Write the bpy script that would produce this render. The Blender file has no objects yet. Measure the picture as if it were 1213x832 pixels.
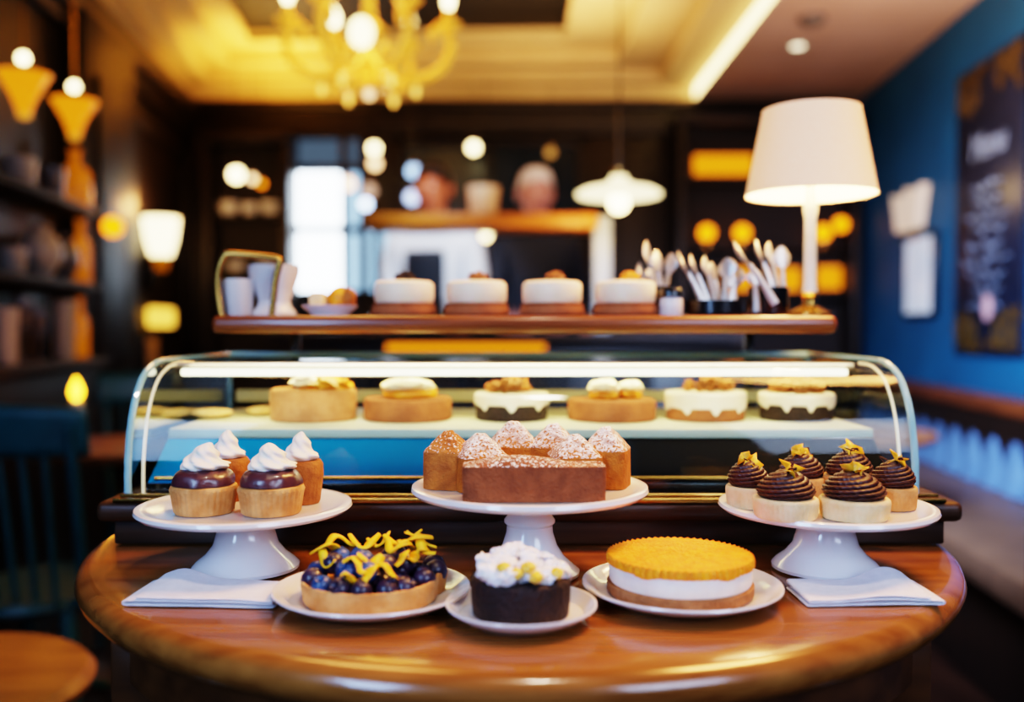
import bpy, bmesh, math, random
from mathutils import Vector, Matrix, noise
R = math.radians
PI = math.pi
S = bpy.context.scene
COL = S.collection
rnd = random.Random(7)
F, CX, CY, HZ = 1100.0, 606.5, 416.0, 388.0
T = 0.88                    # table top height
ZC = T + 0.248              # camera height
PITCH = math.atan((CY - HZ) / F)

def at(px, py, d):
    """world point seen at pixel (px, py) of the 1213x832 frame on the plane y = d"""
    a = (px - CX) / F; b = (CY - py) / F
    dy = math.cos(PITCH) + b * math.sin(PITCH)
    dz = -math.sin(PITCH) + b * math.cos(PITCH)
    k = d / dy
    return Vector((a * k, d, ZC + dz * k))
def X(px, d): return at(px, HZ, d).x
def W(npx, d): return npx * d / F

# ------------------------------------------------------------------ materials
def lin(h):
    if isinstance(h, (tuple, list)): return tuple(h[:3])
    h = h.lstrip('#'); out = []
    for i in (0, 2, 4):
        c = int(h[i:i+2], 16) / 255
        out.append(c / 12.92 if c <= .04045 else ((c + .055) / 1.055) ** 2.4)
    return tuple(out)
MATS = {}
def mat(name, base='#808080', rough=.5, metal=0, var=None, vscale=20, stretch=(1, 1, 1), bump=0, bscale=60, bstretch=None,
        emit=None, es=0, coat=0, sss=0, trans=0, ior=1.45, spec=None, detail=4, sheen=0, contrast=(.35, .65)):
    if name in MATS: return MATS[name]
    m = bpy.data.materials.new(name); m.use_nodes = True
    nt = m.node_tree; b = nt.nodes['Principled BSDF']; L = nt.links.new
    b.inputs['Base Color'].default_value = (*lin(base), 1)
    b.inputs['Roughness'].default_value = rough
    b.inputs['Metallic'].default_value = metal
    b.inputs['IOR'].default_value = ior
    b.inputs['Coat Weight'].default_value = coat
    b.inputs['Coat Roughness'].default_value = .08
    b.inputs['Transmission Weight'].default_value = trans
    if spec is not None: b.inputs['Specular IOR Level'].default_value = spec
    if sss:
        b.inputs['Subsurface Weight'].default_value = sss
        b.inputs['Subsurface Radius'].default_value = (.01, .006, .003)
    if sheen: b.inputs['Sheen Weight'].default_value = sheen
    if emit:
        b.inputs['Emission Color'].default_value = (*lin(emit), 1); b.inputs['Emission Strength'].default_value = es
    tc = nt.nodes.new('ShaderNodeTexCoord')
    if var:
        mp = nt.nodes.new('ShaderNodeMapping'); mp.inputs['Scale'].default_value = stretch
        n = nt.nodes.new('ShaderNodeTexNoise'); n.inputs['Scale'].default_value = vscale; n.inputs['Detail'].default_value = detail
        r = nt.nodes.new('ShaderNodeValToRGB')
        r.color_ramp.elements[0].position = contrast[0]; r.color_ramp.elements[1].position = contrast[1]
        r.color_ramp.elements[0].color = (*lin(base), 1); r.color_ramp.elements[1].color = (*lin(var), 1)
        L(tc.outputs['Object'], mp.inputs['Vector']); L(mp.outputs[0], n.inputs['Vector'])
        L(n.outputs['Fac'], r.inputs[0]); L(r.outputs[0], b.inputs['Base Color'])
    if bump:
        mp2 = nt.nodes.new('ShaderNodeMapping'); mp2.inputs['Scale'].default_value = bstretch or (1, 1, 1)
        n2 = nt.nodes.new('ShaderNodeTexNoise'); n2.inputs['Scale'].default_value = bscale; n2.inputs['Detail'].default_value = 3
        bp = nt.nodes.new('ShaderNodeBump'); bp.inputs['Strength'].default_value = bump; bp.inputs['Distance'].default_value = .004
        L(tc.outputs['Object'], mp2.inputs['Vector']); L(mp2.outputs[0], n2.inputs['Vector'])
        L(n2.outputs['Fac'], bp.inputs['Height']); L(bp.outputs[0], b.inputs['Normal'])
    MATS[name] = m
    return m
def emat(name, color, strength):
    if name in MATS: return MATS[name]
    m = bpy.data.materials.new(name); m.use_nodes = True; nt = m.node_tree
    for n in list(nt.nodes):
        if n.type == 'BSDF_PRINCIPLED': nt.nodes.remove(n)
    e = nt.nodes.new('ShaderNodeEmission'); e.inputs[0].default_value = (*lin(color), 1); e.inputs[1].default_value = strength
    nt.links.new(e.outputs[0], nt.nodes['Material Output'].inputs[0])
    MATS[name] = m; return m
def pane_mat(name, tint, gloss_rough=.02, boost=1.0):
    m = bpy.data.materials.new(name); m.use_nodes = True; nt = m.node_tree; L = nt.links.new
    for n in list(nt.nodes):
        if n.type == 'BSDF_PRINCIPLED': nt.nodes.remove(n)
    t = nt.nodes.new('ShaderNodeBsdfTransparent'); t.inputs[0].default_value = (*lin(tint), 1)
    g = nt.nodes.new('ShaderNodeBsdfGlossy'); g.inputs['Roughness'].default_value = gloss_rough
    fr = nt.nodes.new('ShaderNodeFresnel'); fr.inputs[0].default_value = 1.45
    mu = nt.nodes.new('ShaderNodeMath'); mu.operation = 'MULTIPLY'; mu.inputs[1].default_value = boost; mu.use_clamp = True
    mx = nt.nodes.new('ShaderNodeMixShader')
    L(fr.outputs[0], mu.inputs[0]); L(mu.outputs[0], mx.inputs[0]); L(t.outputs[0], mx.inputs[1]); L(g.outputs[0], mx.inputs[2])
    L(mx.outputs[0], nt.nodes['Material Output'].inputs[0]); return m
def sugar_mat(name, base, var, amount=.5, top='#f6efe6', scale=420):
    """baked crumb with powdered sugar lying on the upward faces"""
    m = mat(name, base, .85, var=var, vscale=70, bump=.7, bscale=300, sss=.1)
    nt = m.node_tree; L = nt.links.new; b = nt.nodes['Principled BSDF']
    old = b.inputs['Base Color'].links[0].from_socket
    ge = nt.nodes.new('ShaderNodeNewGeometry'); sx = nt.nodes.new('ShaderNodeSeparateXYZ'); L(ge.outputs['True Normal'], sx.inputs[0])
    tc = nt.nodes.new('ShaderNodeTexCoord'); oz = nt.nodes.new('ShaderNodeSeparateXYZ'); L(tc.outputs['Object'], oz.inputs[0])
    mr = nt.nodes.new('ShaderNodeMapRange'); mr.inputs[1].default_value = .45; mr.inputs[2].default_value = .8; L(sx.outputs['Z'], mr.inputs[0])
    hz = nt.nodes.new('ShaderNodeMapRange'); hz.inputs[1].default_value = .030; hz.inputs[2].default_value = .052; L(oz.outputs['Z'], hz.inputs[0])
    n = nt.nodes.new('ShaderNodeTexNoise'); n.inputs['Scale'].default_value = scale; n.inputs['Detail'].default_value = 6; L(tc.outputs['Object'], n.inputs['Vector'])
    n2 = nt.nodes.new('ShaderNodeMapRange'); n2.inputs[1].default_value = .58 - .12 * amount; n2.inputs[2].default_value = .66 - .12 * amount
    ad = nt.nodes.new('ShaderNodeMath'); ad.operation = 'MULTIPLY_ADD'; ad.inputs[1].default_value = .16 * amount; L(hz.outputs[0], ad.inputs[0]); L(n.outputs['Fac'], ad.inputs[2])
    L(ad.outputs[0], n2.inputs[0])
    mu = nt.nodes.new('ShaderNodeMath'); mu.operation = 'MULTIPLY'; L(mr.outputs[0], mu.inputs[0]); L(n2.outputs[0], mu.inputs[1])
    mx = nt.nodes.new('ShaderNodeMix'); mx.data_type = 'RGBA'
    L(mu.outputs[0], mx.inputs[0]); L(old, mx.inputs[6]); mx.inputs[7].default_value = (*lin(top), 1); L(mx.outputs[2], b.inputs['Base Color'])
    return m
def wood(name, a, b, rough=.35, scale=6, stretch=(1, 14, 14), coat=0, bump=.05):
    return mat(name, a, rough, var=b, vscale=scale, stretch=stretch, coat=coat, bump=bump, bscale=scale * 2, bstretch=stretch, detail=6, contrast=(.3, .7))

# ------------------------------------------------------------------ mesh builder
def catmull(pts, n=6):
    P = [Vector(p) for p in pts]; out = []
    for i in range(len(P) - 1):
        p0 = P[max(i-1, 0)]; p1 = P[i]; p2 = P[i+1]; p3 = P[min(i+2, len(P)-1)]
        for k in range(n):
            t = k / n
            out.append(.5 * ((2*p1) + (p2-p0)*t + (2*p0-5*p1+4*p2-p3)*t*t + (3*p1-p0-3*p2+p3)*t*t*t))
    out.append(P[-1]); return out
class MB:
    def __init__(s): s.bm = bmesh.new()
    def rev(s, f, nu=48, nv=16, c=(0, 0, 0), cap=False):
        c = Vector(c); rows = []
        for j in range(nv + 1):
            row = []
            for i in range(nu):
                u = 2 * PI * i / nu; q = f(u, j / nv)
                if len(q) == 2: r, z = q; p = Vector((r * math.cos(u), r * math.sin(u), z))
                else: p = Vector(q)
                row.append(s.bm.verts.new(c + p))
            rows.append(row)
        for j in range(nv):
            for i in range(nu):
                k = (i + 1) % nu
                s.bm.faces.new((rows[j][i], rows[j][k], rows[j+1][k], rows[j+1][i]))
        if cap:
            s.bm.faces.new(rows[0][::-1]); s.bm.faces.new(rows[-1])
        return s
    def lathe(s, prof, nu=48, c=(0, 0, 0), rot=None, mod=None):
        n = len(prof) - 1
        def f(u, t):
            r, z = prof[round(t * n)]
            if mod: r = r * mod(u, r, z)
            p = Vector((r * math.cos(u), r * math.sin(u), z))
            return (rot @ p if rot else p)[:]
        return s.rev(f, nu, n, c)
    def box(s, c, size, bev=0, rot=None, seg=2):
        M = Matrix.Translation(Vector(c)) @ (rot.to_4x4() if rot else Matrix()) @ Matrix.Diagonal((*size, 1))
        g = bmesh.ops.create_cube(s.bm, size=1, matrix=M)
        if bev:
            ed = {e for v in g['verts'] for e in v.link_edges}
            bmesh.ops.bevel(s.bm, geom=list(ed), offset=bev, segments=seg, affect='EDGES', profile=.5)
        return s
    def tube(s, pts, rad, n=10, sm=0, flat=None):
        P = catmull(pts, sm) if sm else [Vector(p) for p in pts]
        m = len(P)
        if callable(rad): rr = [rad(i / (m - 1)) for i in range(m)]
        elif isinstance(rad, (list, tuple)):
            rr = []
            for i in range(m):
                t = i / (m - 1) * (len(rad) - 1); k = min(int(t), len(rad) - 2); rr.append(rad[k] + (rad[k+1] - rad[k]) * (t - k))
        else: rr = [rad] * m
        tan = [(P[min(i+1, m-1)] - P[max(i-1, 0)]).normalized() for i in range(m)]
        up = Vector((0, 0, 1)) if abs(tan[0].z) < .9 else Vector((1, 0, 0))
        nrm = (up - tan[0] * up.dot(tan[0])).normalized(); rings = []
        for i in range(m):
            nrm = (nrm - tan[i] * nrm.dot(tan[i])).normalized(); bi = tan[i].cross(nrm)
            fl = flat or 1
            rings.append([s.bm.verts.new(P[i] + (nrm * math.cos(2*PI*k/n) * fl + bi * math.sin(2*PI*k/n)) * rr[i]) for k in range(n)])
        for i in range(m - 1):
            for k in range(n):
                l = (k + 1) % n; s.bm.faces.new((rings[i][k], rings[i][l], rings[i+1][l], rings[i+1][k]))
        s.bm.faces.new(rings[0][::-1]); s.bm.faces.new(rings[-1]); return s
    def ball(s, c, r, nu=16, nv=10, rot=None):
        r = Vector((r, r, r)) if not hasattr(r, '__len__') else Vector(r)
        def f(u, t):
            a = PI * (t - .5); p = Vector((r.x * math.cos(a) * math.cos(u), r.y * math.cos(a) * math.sin(u), r.z * math.sin(a)))
            return (rot @ p if rot else p)[:]
        return s.rev(f, nu, nv, c)
    def blob(s, c, r, amp=.25, fr=2.0, seed=0, sub=3):
        r = Vector((r, r, r)) if not hasattr(r, '__len__') else Vector(r)
        g = bmesh.ops.create_icosphere(s.bm, subdivisions=sub, radius=1)
        for v in g['verts']:
            d = 1 + amp * noise.noise(v.co * fr + Vector((seed * 7.3, seed * 3.1, seed)))
            v.co = Vector(c) + Vector((v.co.x * r.x, v.co.y * r.y, v.co.z * r.z)) * d
        return s
    def prism(s, poly, z0, z1, M=None):
        M = M or Matrix()
        a = [s.bm.verts.new(M @ Vector((x, y, z0))) for x, y in poly]; b = [s.bm.verts.new(M @ Vector((x, y, z1))) for x, y in poly]
        n = len(poly)
        s.bm.faces.new(a[::-1]); s.bm.faces.new(b)
        for i in range(n): s.bm.faces.new((a[i], a[(i+1) % n], b[(i+1) % n], b[i]))
        return s
    def quad(s, *p):
        s.bm.faces.new([s.bm.verts.new(Vector(q)) for q in p]); return s
    def grid(s, f, nu, nv):
        V = [[s.bm.verts.new(Vector(f(i / nu, j / nv))) for i in range(nu + 1)] for j in range(nv + 1)]
        for j in range(nv):
            for i in range(nu): s.bm.faces.new((V[j][i], V[j][i+1], V[j+1][i+1], V[j+1][i]))
        return s
    def build(s, name, m, parent=None, loc=None, ang=38, rotz=0):
        bm = s.bm
        bmesh.ops.remove_doubles(bm, verts=bm.verts, dist=1e-6)
        bmesh.ops.dissolve_degenerate(bm, edges=bm.edges, dist=1e-7)
        bmesh.ops.recalc_face_normals(bm, faces=bm.faces)
        me = bpy.data.meshes.new(name); bm.to_mesh(me); bm.free()
        for p in me.polygons: p.use_smooth = True
        me.set_sharp_from_angle(angle=R(ang))
        if m: me.materials.append(m)
        o = bpy.data.objects.new(name, me); COL.objects.link(o)
        if parent: o.parent = parent
        if loc is not None: o.location = loc
        o.rotation_euler.z = rotz
        return o
def tag(o, label=None, cat=None, group=None, kind=None):
    if label: o['label'] = label
    if cat: o['category'] = cat
    if group: o['group'] = group
    if kind: o['kind'] = kind
    return o
def thing(name, loc, label, cat, group=None, rotz=0):
    o = bpy.data.objects.new(name, None); COL.objects.link(o); o.location = loc; o.rotation_euler.z = rotz; o.empty_display_size = .05
    return tag(o, label, cat, group)
def struct(mb, name, m, **k): return tag(mb.build(name, m, **k), kind='structure')
def copy_tree(o, parent=None):
    c = o.copy(); COL.objects.link(c)
    if parent: c.parent = parent
    for ch in list(o.children): copy_tree(ch, c)
    return c
def dup(o, loc, label, rotz=0):
    c = copy_tree(o); c.location = loc; c.rotation_euler.z = rotz; c['label'] = label; return c
def inst(name, mesh, parent, loc, rot=(0, 0, 0), sc=1.0):
    o = bpy.data.objects.new(name, mesh); COL.objects.link(o); o.parent = parent; o.location = loc; o.rotation_euler = rot
    o.scale = (sc, sc, sc) if not hasattr(sc, '__len__') else sc
    return o
def mesh_of(mb, name, m, ang=38):
    o = mb.build(name, m, ang=ang); me = o.data; bpy.data.objects.remove(o); return me
def light(name, typ, loc, energy, color, size=.1, target=None, sy=None, spot=None, spread=180):
    d = bpy.data.lights.new(name, typ); d.energy = energy; d.color = lin(color)
    if typ == 'AREA':
        d.size = size; d.spread = R(spread)
        if sy: d.shape = 'RECTANGLE'; d.size_y = sy
    elif typ in ('POINT', 'SPOT'): d.shadow_soft_size = size
    if spot: d.spot_size = R(spot); d.spot_blend = .6
    o = bpy.data.objects.new(name, d); COL.objects.link(o); o.location = loc
    if target is not None: o.rotation_euler = (Vector(target) - Vector(loc)).to_track_quat('-Z', 'Y').to_euler()
    return o

# ------------------------------------------------------------------ shared materials
M_table = wood('polished table wood', '#6c3e1a', '#94602e', .2, 5, (.6, 12, 12), coat=.5, bump=.03)
M_tedge = wood('table edge wood', '#3a2010', '#57341a', .28, 5, (1, 9, 9), coat=.4)
M_dark = wood('dark panel wood', '#100804', '#1e1008', .45, 3, (8, 8, .6))
M_dark2 = wood('dark shelf wood', '#100805', '#1e1008', .65, 4, (1, 10, 10))
M_plinth = wood('plinth walnut', '#2c1a10', '#48301f', .4, 6, (.7, 16, 16))
M_board = wood('upper shelf wood', '#5a2c12', '#8a4a20', .3, 5, (.8, 14, 14), coat=.3)
M_floor = wood('floor boards', '#1a0d08', '#2e1a10', .35, 2, (9, .8, 1))
M_teal = wood('teal paint', '#124a54', '#1a5a64', .4, 5, (4, 4, 4))
M_wallblue = mat('deep blue wall paint', '#0a4a6c', .6, var='#0c5478', vscale=2.5, bump=.05, bscale=40)
M_soffit = mat('ceiling plaster', '#c4a496', .8, var='#b89888', vscale=2, bump=.03)
M_tray = mat('tray plaster', '#d6bb8c', .75, var='#caae7e', vscale=2, bump=.03)
M_traydark = mat('tray dark panel', '#0c0a0a', .6, var='#100d0c', vscale=2)
M_china = mat('white glazed china', '#e4e2e4', .12, var='#dddbdf', vscale=8, coat=.5, sss=.05)
M_china2 = mat('white shelf china', '#d8d6d6', .2, var='#cfcdcf', vscale=8, coat=.3)
M_brass = mat('brass', '#b58a48', .25, 1, var='#a87c3c', vscale=30)
M_gold = mat('gold with painted glow', '#e0aa4c', .22, 1, var='#c99238', vscale=20, emit='#ffa838', es=.65)  # emission stands in for bulb light reflected by the metal
M_steel = mat('cutlery steel', '#cfc8c0', .32, .55, var='#c0b8b0', vscale=40)
M_black = mat('black enamel', '#0a0a0c', .25, var='#101013', vscale=20, coat=.3)
M_crust = mat('tart crust', '#d29a5e', .8, var='#b9793f', vscale=60, bump=.35, bscale=160, sss=.15)
M_crustpale = mat('pale pastry', '#ecd0a0', .8, var='#dcb67e', vscale=50, bump=.25, bscale=160, sss=.15)
M_bake = mat('brown bake', '#a8642a', .8, var='#8a4c1e', vscale=70, bump=.5, bscale=180, sss=.1)
M_sponge = mat('baked tart side', '#9a5c36', .85, var='#83492a', vscale=60, bump=.4, bscale=220)
M_choc = mat('chocolate glaze', '#42232a', .36, var='#5a3030', vscale=40, bump=.35, bscale=70, coat=.4)
M_frost = mat('chocolate frosting', '#44231f', .42, var='#381a18', vscale=60, bump=.1, bscale=120)
M_brownie = mat('dark chocolate cake', '#2c1814', .75, var='#1e100d', vscale=90, bump=.8, bscale=220)
M_cream = mat('whipped cream', '#f6efe2', .5, var='#f1e6d4', vscale=30, sss=.35)
M_ivory = mat('ivory cream', '#f8ecd0', .55, var='#f2e2bc', vscale=30, sss=.25)
M_icing = mat('white icing', '#f4ece0', .3, var='#ede2d2', vscale=30, sss=.25, coat=.3)
M_caramel = mat('candied orange', '#e8a028', .4, var='#c9781a', vscale=70, bump=.3, bscale=90, sss=.2)
M_lemon = mat('lemon peel', '#ffc81e', .45, var='#f4a812', vscale=90, bump=.2, bscale=200, sss=.2)
M_nut = mat('walnut', '#b0713a', .6, var='#7c4620', vscale=90, bump=.8, bscale=160)
M_berry = mat('blueberry skin', '#1c3054', .42, var='#33568c', vscale=70, coat=.15)
M_berry2 = mat('dark berry', '#20182c', .38, var='#33243c', vscale=70, coat=.2)
M_cheese = mat('cheesecake cream', '#eee8e2', .65, var='#e2dbd6', vscale=60, bump=.25, bscale=140, sss=.25)
M_topping = mat('orange crumb topping', '#f79a0a', .55, var='#ea7e04', vscale=130, bump=.7, bscale=330, sss=.15)
M_linen = mat('white linen', '#dedde6', .9, var='#d5d4de', vscale=120, bump=.15, bscale=700, sheen=.2)
M_pane = pane_mat('clear case glass', '#f0f6f4', .02, .45)
M_edge = mat('glass edge', '#7fb4c0', .08, var='#a9d2d8', vscale=8, coat=1, spec=.8)
M_inneredge = mat('glass rim with painted glow', '#e8dcc0', .2, var='#f0e6cc', vscale=8, emit='#ffe6b0', es=.5)  # cream colour and emission stand in for the light line along the glass
M_leather = mat('blue leather', '#56779e', .32, var='#4c6c94', vscale=10, bump=.1, bscale=60)
M_amberglass = mat('amber glass', '#c87a12', .15, var='#a85c08', vscale=14, emit='#ff9008', es=.22)  # amber glow put into the glass, standing in for shelf lighting
M_palegls = mat('pale glassware', '#a8a6ac', .12, var='#8e8c94', vscale=14, coat=.5)
E_warm = emat('warm bulb', '#ffe09c', 10)
E_warmdim = emat('dim warm bulb', '#ffc890', 4)
E_cool = emat('cool globe', '#bcd8ff', 7)
E_amber = emat('amber bulb', '#ff8c0a', 2.6)
E_cove = emat('cove light', '#ffd890', 5)
E_led = emat('case light tube', '#fff0cc', 4.5)
E_bar = emat('amber light bar', '#ff8e14', 1.1)
E_sky = emat('daylight', '#dcefff', 9)
E_sky2 = emat('paler daylight', '#9cc8ee', 1.6)
E_sky3 = emat('dim daylight', '#8aa4c0', .22)

# ================================================================== the setting
def lw(s, o=0.0, z=0.0):       # left wall frame: s = depth, o = distance into the room
    return Vector((-1.538 - .1095 * s + o * .994, s + o * .109, z))
def ld(px, o=0.0): return (1.538 - o) / ((CX - px) / F - .1095)
def rw(s, o=0.0, z=0.0):
    return Vector((1.80 + .0905 * s - o * .996, s + o * .09, z))
def rd(px, o=0.0): return (1.80 - o) / ((px - CX) / F - .0905)
ZS = ZC + 1.552                 # soffit height
YB = 6.5
AL = math.atan(.1095); AR = math.atan(.0905)

struct(MB().box((0, 2.5, -.05), (7, 9, .1)), 'floor', M_floor)
struct(MB().prism([(-3.2, YB), (3.2, YB), (3.2, YB + .15), (-3.2, YB + .15)], 0, 3.2), 'wall_back', M_dark)
a, b = lw(-1.6), lw(YB + .05)
struct(MB().prism([a.xy[:], (a.x - .15, a.y), (b.x - .15, b.y), b.xy[:]], 0, 3.2), 'wall_left', M_dark)
a, b = rw(-1.6), rw(YB + .05)
struct(MB().prism([a.xy[:], (a.x + .15, a.y), (b.x + .15, b.y), b.xy[:]], 0, 3.2), 'wall_right', M_wallblue)

# ceiling: soffit with a stepped tray
def rect(off, xr, yb): return [lw(1.2, off).xy, Vector((xr, 1.2)), Vector((xr, yb)), lw(yb, off).xy]
rects = [rect(.05, 1.24, 6.36), rect(.2, 1.0, 6.2), rect(.36, .7, 6.0), rect(.52, .34, 5.8)]
zs = [ZS, ZS + .085, ZS + .155, ZS + .23, ZS + .30]
outer = [lw(-1.6).xy, rw(-1.6).xy, rw(YB).xy, lw(YB).xy]
def ring(mb, A, B, z):
    for i in range(4):
        k = (i + 1) % 4
        mb.quad((*A[i], z), (*A[k], z), (*B[k], z), (*B[i], z))
def riser(mb, A, z0, z1, sides=(0, 1, 2, 3)):
    for i in sides:
        k = (i + 1) % 4
        mb.quad((*A[i], z0), (*A[k], z0), (*A[k], z1), (*A[i], z1))
mb = MB(); ring(mb, outer, rects[0], ZS); struct(mb, 'ceiling', M_soffit)
mb = MB()
for i in range(3): ring(mb, rects[i], rects[i+1], zs[i+1])
riser(mb, rects[0], zs[0], zs[1], (0, 2, 3))
for i in range(1, 4): riser(mb, rects[i], zs[i], zs[i+1])
# rounded beads along every step at the back and the sides
for i in range(4):
    for k in (1, 2, 3):
        A, B = rects[i][k], rects[i][(k+1) % 4]
        if i == 0 and k == 1: continue
        mb.tube([(*A, zs[i] + .006), (*B, zs[i] + .006)], .018, 8)
struct(mb, 'trim_1', M_tray)
struct(MB().quad(*[(*p, zs[4]) for p in rects[3]]), 'trim_2', M_traydark)
mb = MB(); A, B = rects[0][1], rects[0][2]
mb.box(((A.x + .012), (A.y + B.y) / 2, ZS + .05), (.02, B.y - A.y, .085))
cl = thing('cove_light', (A.x, (A.y + B.y) / 2, ZS), 'long glowing cove light along the edge of the ceiling recess', 'light')
mb.build('light_strip', E_cove, cl, loc=(-A.x, -(A.y + B.y) / 2, -ZS))
# dark frieze and posts of the back wall
z0 = at(600, 160, 6.4).z
struct(MB().box((0, 6.44, (z0 + ZS) / 2), (4.4, .12, ZS - z0), .01).box((0, 6.4, z0 + .02), (4.4, .1, .05), .015)
       .box((0, 6.4, ZS - .03), (4.4, .14, .06), .02), 'trim_3', M_dark)
def post(name, p0, p1, d=6.4, z1=None):
    x0, x1 = X(p0, d), X(p1, d)
    struct(MB().box(((x0 + x1) / 2, d + .04, (z1 or z0) / 2), (x1 - x0, .12, z1 or z0), .012).box(((x0 + x1) / 2, d - .03, .5 * (z1 or z0)), ((x1 - x0) * .55, .03, (z1 or z0) * .8), .01), name, M_dark)
post('trim_4', 428, 470); post('trim_5', 690, 800); post('trim_6', 228, 240)
# left wall pilaster, cornice and panel mouldings
def lwbox(mb, s0, s1, o0, o1, za, zb, bev=.01):
    c = (lw(s0, (o0 + o1) / 2) + lw(s1, (o0 + o1) / 2)) / 2; c.z = (za + zb) / 2
    mb.box(c, (o1 - o0, (s1 - s0) * 1.006, zb - za), bev, Matrix.Rotation(AL, 3, 'Z')); return mb
def rwbox(mb, s0, s1, o0, o1, za, zb, bev=.01):
    c = (rw(s0, (o0 + o1) / 2) + rw(s1, (o0 + o1) / 2)) / 2; c.z = (za + zb) / 2
    mb.box(c, (o1 - o0, (s1 - s0) * 1.006, zb - za), bev, Matrix.Rotation(-AR, 3, 'Z')); return mb
mb = MB(); lwbox(mb, 4.12, 4.9, 0, .10, 0, ZS - .12); lwbox(mb, 4.24, 4.78, .10, .125, .3, ZS - .4); struct(mb, 'trim_8', M_dark)
mb = MB(); lwbox(mb, 1.2, 6.5, 0, .10, ZS - .16, ZS - .01, .03); lwbox(mb, 1.2, 6.5, 0, .05, ZS - .24, ZS - .16, .015); struct(mb, 'trim_9', M_dark)
mb = MB()
for s0, s1 in ((5.1, 6.35),):
    for q in ((s0, s0 + .07, .95, ZS - .35), (s1 - .07, s1, .95, ZS - .35), (s0, s1, .95, 1.02), (s0, s1, ZS - .42, ZS - .35)):
        lwbox(mb, q[0], q[1], 0, .03, q[2], q[3], .01)
struct(mb, 'trim_10', M_dark)
mb = MB(); rwbox(mb, 1.0, 6.4, 0, .02, 0, .12); struct(mb, 'baseboard_right', M_dark)

# window with six panes (daylight outside)
wd = 6.42
def wbox(mb, p0, y0, p1, y1, d, th, bev=.006):
    a, b = at(p0, y1, d), at(p1, y0, d)
    mb.box(((a.x + b.x) / 2, d, (a.z + b.z) / 2), (b.x - a.x, th, b.z - a.z), bev); return mb
mb = MB()
for p0, y0, p1, y1 in ((345, 160, 351, 352), (404, 160, 412, 352), (426, 160, 432, 352), (345, 158, 432, 165), (345, 196, 432, 205), (345, 267, 432, 277), (345, 344, 432, 352)):
    wbox(mb, p0, y0, p1, y1, wd - .03, .05)
win = struct(mb, 'window_1', M_dark)
for k, (p0, y0, p1, y1, m) in enumerate(((351, 165, 404, 196, E_sky3), (412, 165, 426, 196, E_sky3), (351, 205, 404, 267, E_sky), (412, 205, 426, 267, E_sky2), (351, 277, 404, 344, E_sky), (412, 277, 426, 344, E_sky2))):
    wbox(MB(), p0, y0, p1, y1, wd + .01, .012, 0).build('pane', m, win)
mb = MB()
for p0, y0, p1, y1 in ((432, 262, 437, 352), (470, 262, 476, 352), (432, 344, 476, 352), (432, 262, 476, 270)): wbox(mb, p0, y0, p1, y1, wd - .1, .05)
win2 = struct(mb, 'window_2', M_dark)
wbox(MB(), 437, 270, 470, 344, wd - .09, .012, 0).build('pane', E_sky2, win2)
# mirror behind the bar
mr = thing('bar_mirror', at(580, 345, 6.42), 'wide dark mirror in a wood frame behind the bar', 'mirror')
M_mirror = mat('smoky mirror', '#1b2836', .25, .35, var='#223244', vscale=3)
wbox(MB(), 478, 172, 690, 345, 6.42, .02, 0).build('mirror_glass', M_mirror, mr, loc=-mr.location)
mb = MB()
for q in ((470, 165, 692, 173), (470, 345, 692, 352), (470, 165, 478, 352), (684, 165, 692, 352), (576, 165, 584, 352)): wbox(mb, *q, 6.39, .05)
mb.build('frame', M_dark, mr, loc=-mr.location)

# ================================================================== back wall cabinets
def cabinet(p0, p1, ytop, shelf_ys, label, d=6.15):
    x0, x1 = X(p0, d), X(p1, d); zt = at(0, ytop, d).z; xc = (x0 + x1) / 2; w = x1 - x0
    t = thing('display_cabinet', (xc, d, 0), label, 'cabinet')
    MB().box((0, .225, zt / 2), (w - .01, .03, zt), 0).build('back_panel', M_dark2, t)
    for sx in (-1, 1): MB().box((sx * (w / 2 - .03), .11, zt / 2), (.06, .25, zt), .008).build('side_panel', M_dark, t)
    MB().box((0, .1, zt - .03), (w + .01, .28, .06), .015).build('cornice', M_dark, t)
    MB().box((0, .11, .45), (w - .12, .22, .9), .01).build('base_cupboard', M_dark, t)
    for y in shelf_ys:
        z = at(0, y, d).z; MB().box((0, .11, z - .0125), (w - .12, .2, .025), .004).build('shelf', M_dark2, t)
    return t
cabL = cabinet(240, 345, 158, (253, 322), 'dark wood cabinet with crockery beside the bright window')
cabR = cabinet(802, 1020, 135, (212, 292, 348), 'dark wood cabinet with amber lit shelves behind the table lamp')
cup_me = mesh_of(MB().lathe([(0, 0), (.028, 0), (.042, .03), (.046, .075), (.042, .075), (.038, .03), (0, .012)], 24), 'cup', M_china2)
for p, y, l, sc in ((266, 253, 'pale bowl on the cabinet shelf nearest the wall corner', 1.1), (291, 253, 'middle pale bowl on the upper cabinet shelf', .95), (316, 253, 'pale bowl on the cabinet shelf nearest the window', 1.1),
                    (275, 322, 'grey cup on the lower cabinet shelf near the wall', 1.0), (312, 322, 'grey cup on the lower cabinet shelf near the window', 1.0)):
    q = at(p, y, 6.15); o = inst('bowl', cup_me, None, (q.x, 6.24, q.z + .001), sc=(sc * 1.3, sc, sc)); tag(o, l, 'bowl', 'crockery in the back cabinet')
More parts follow.
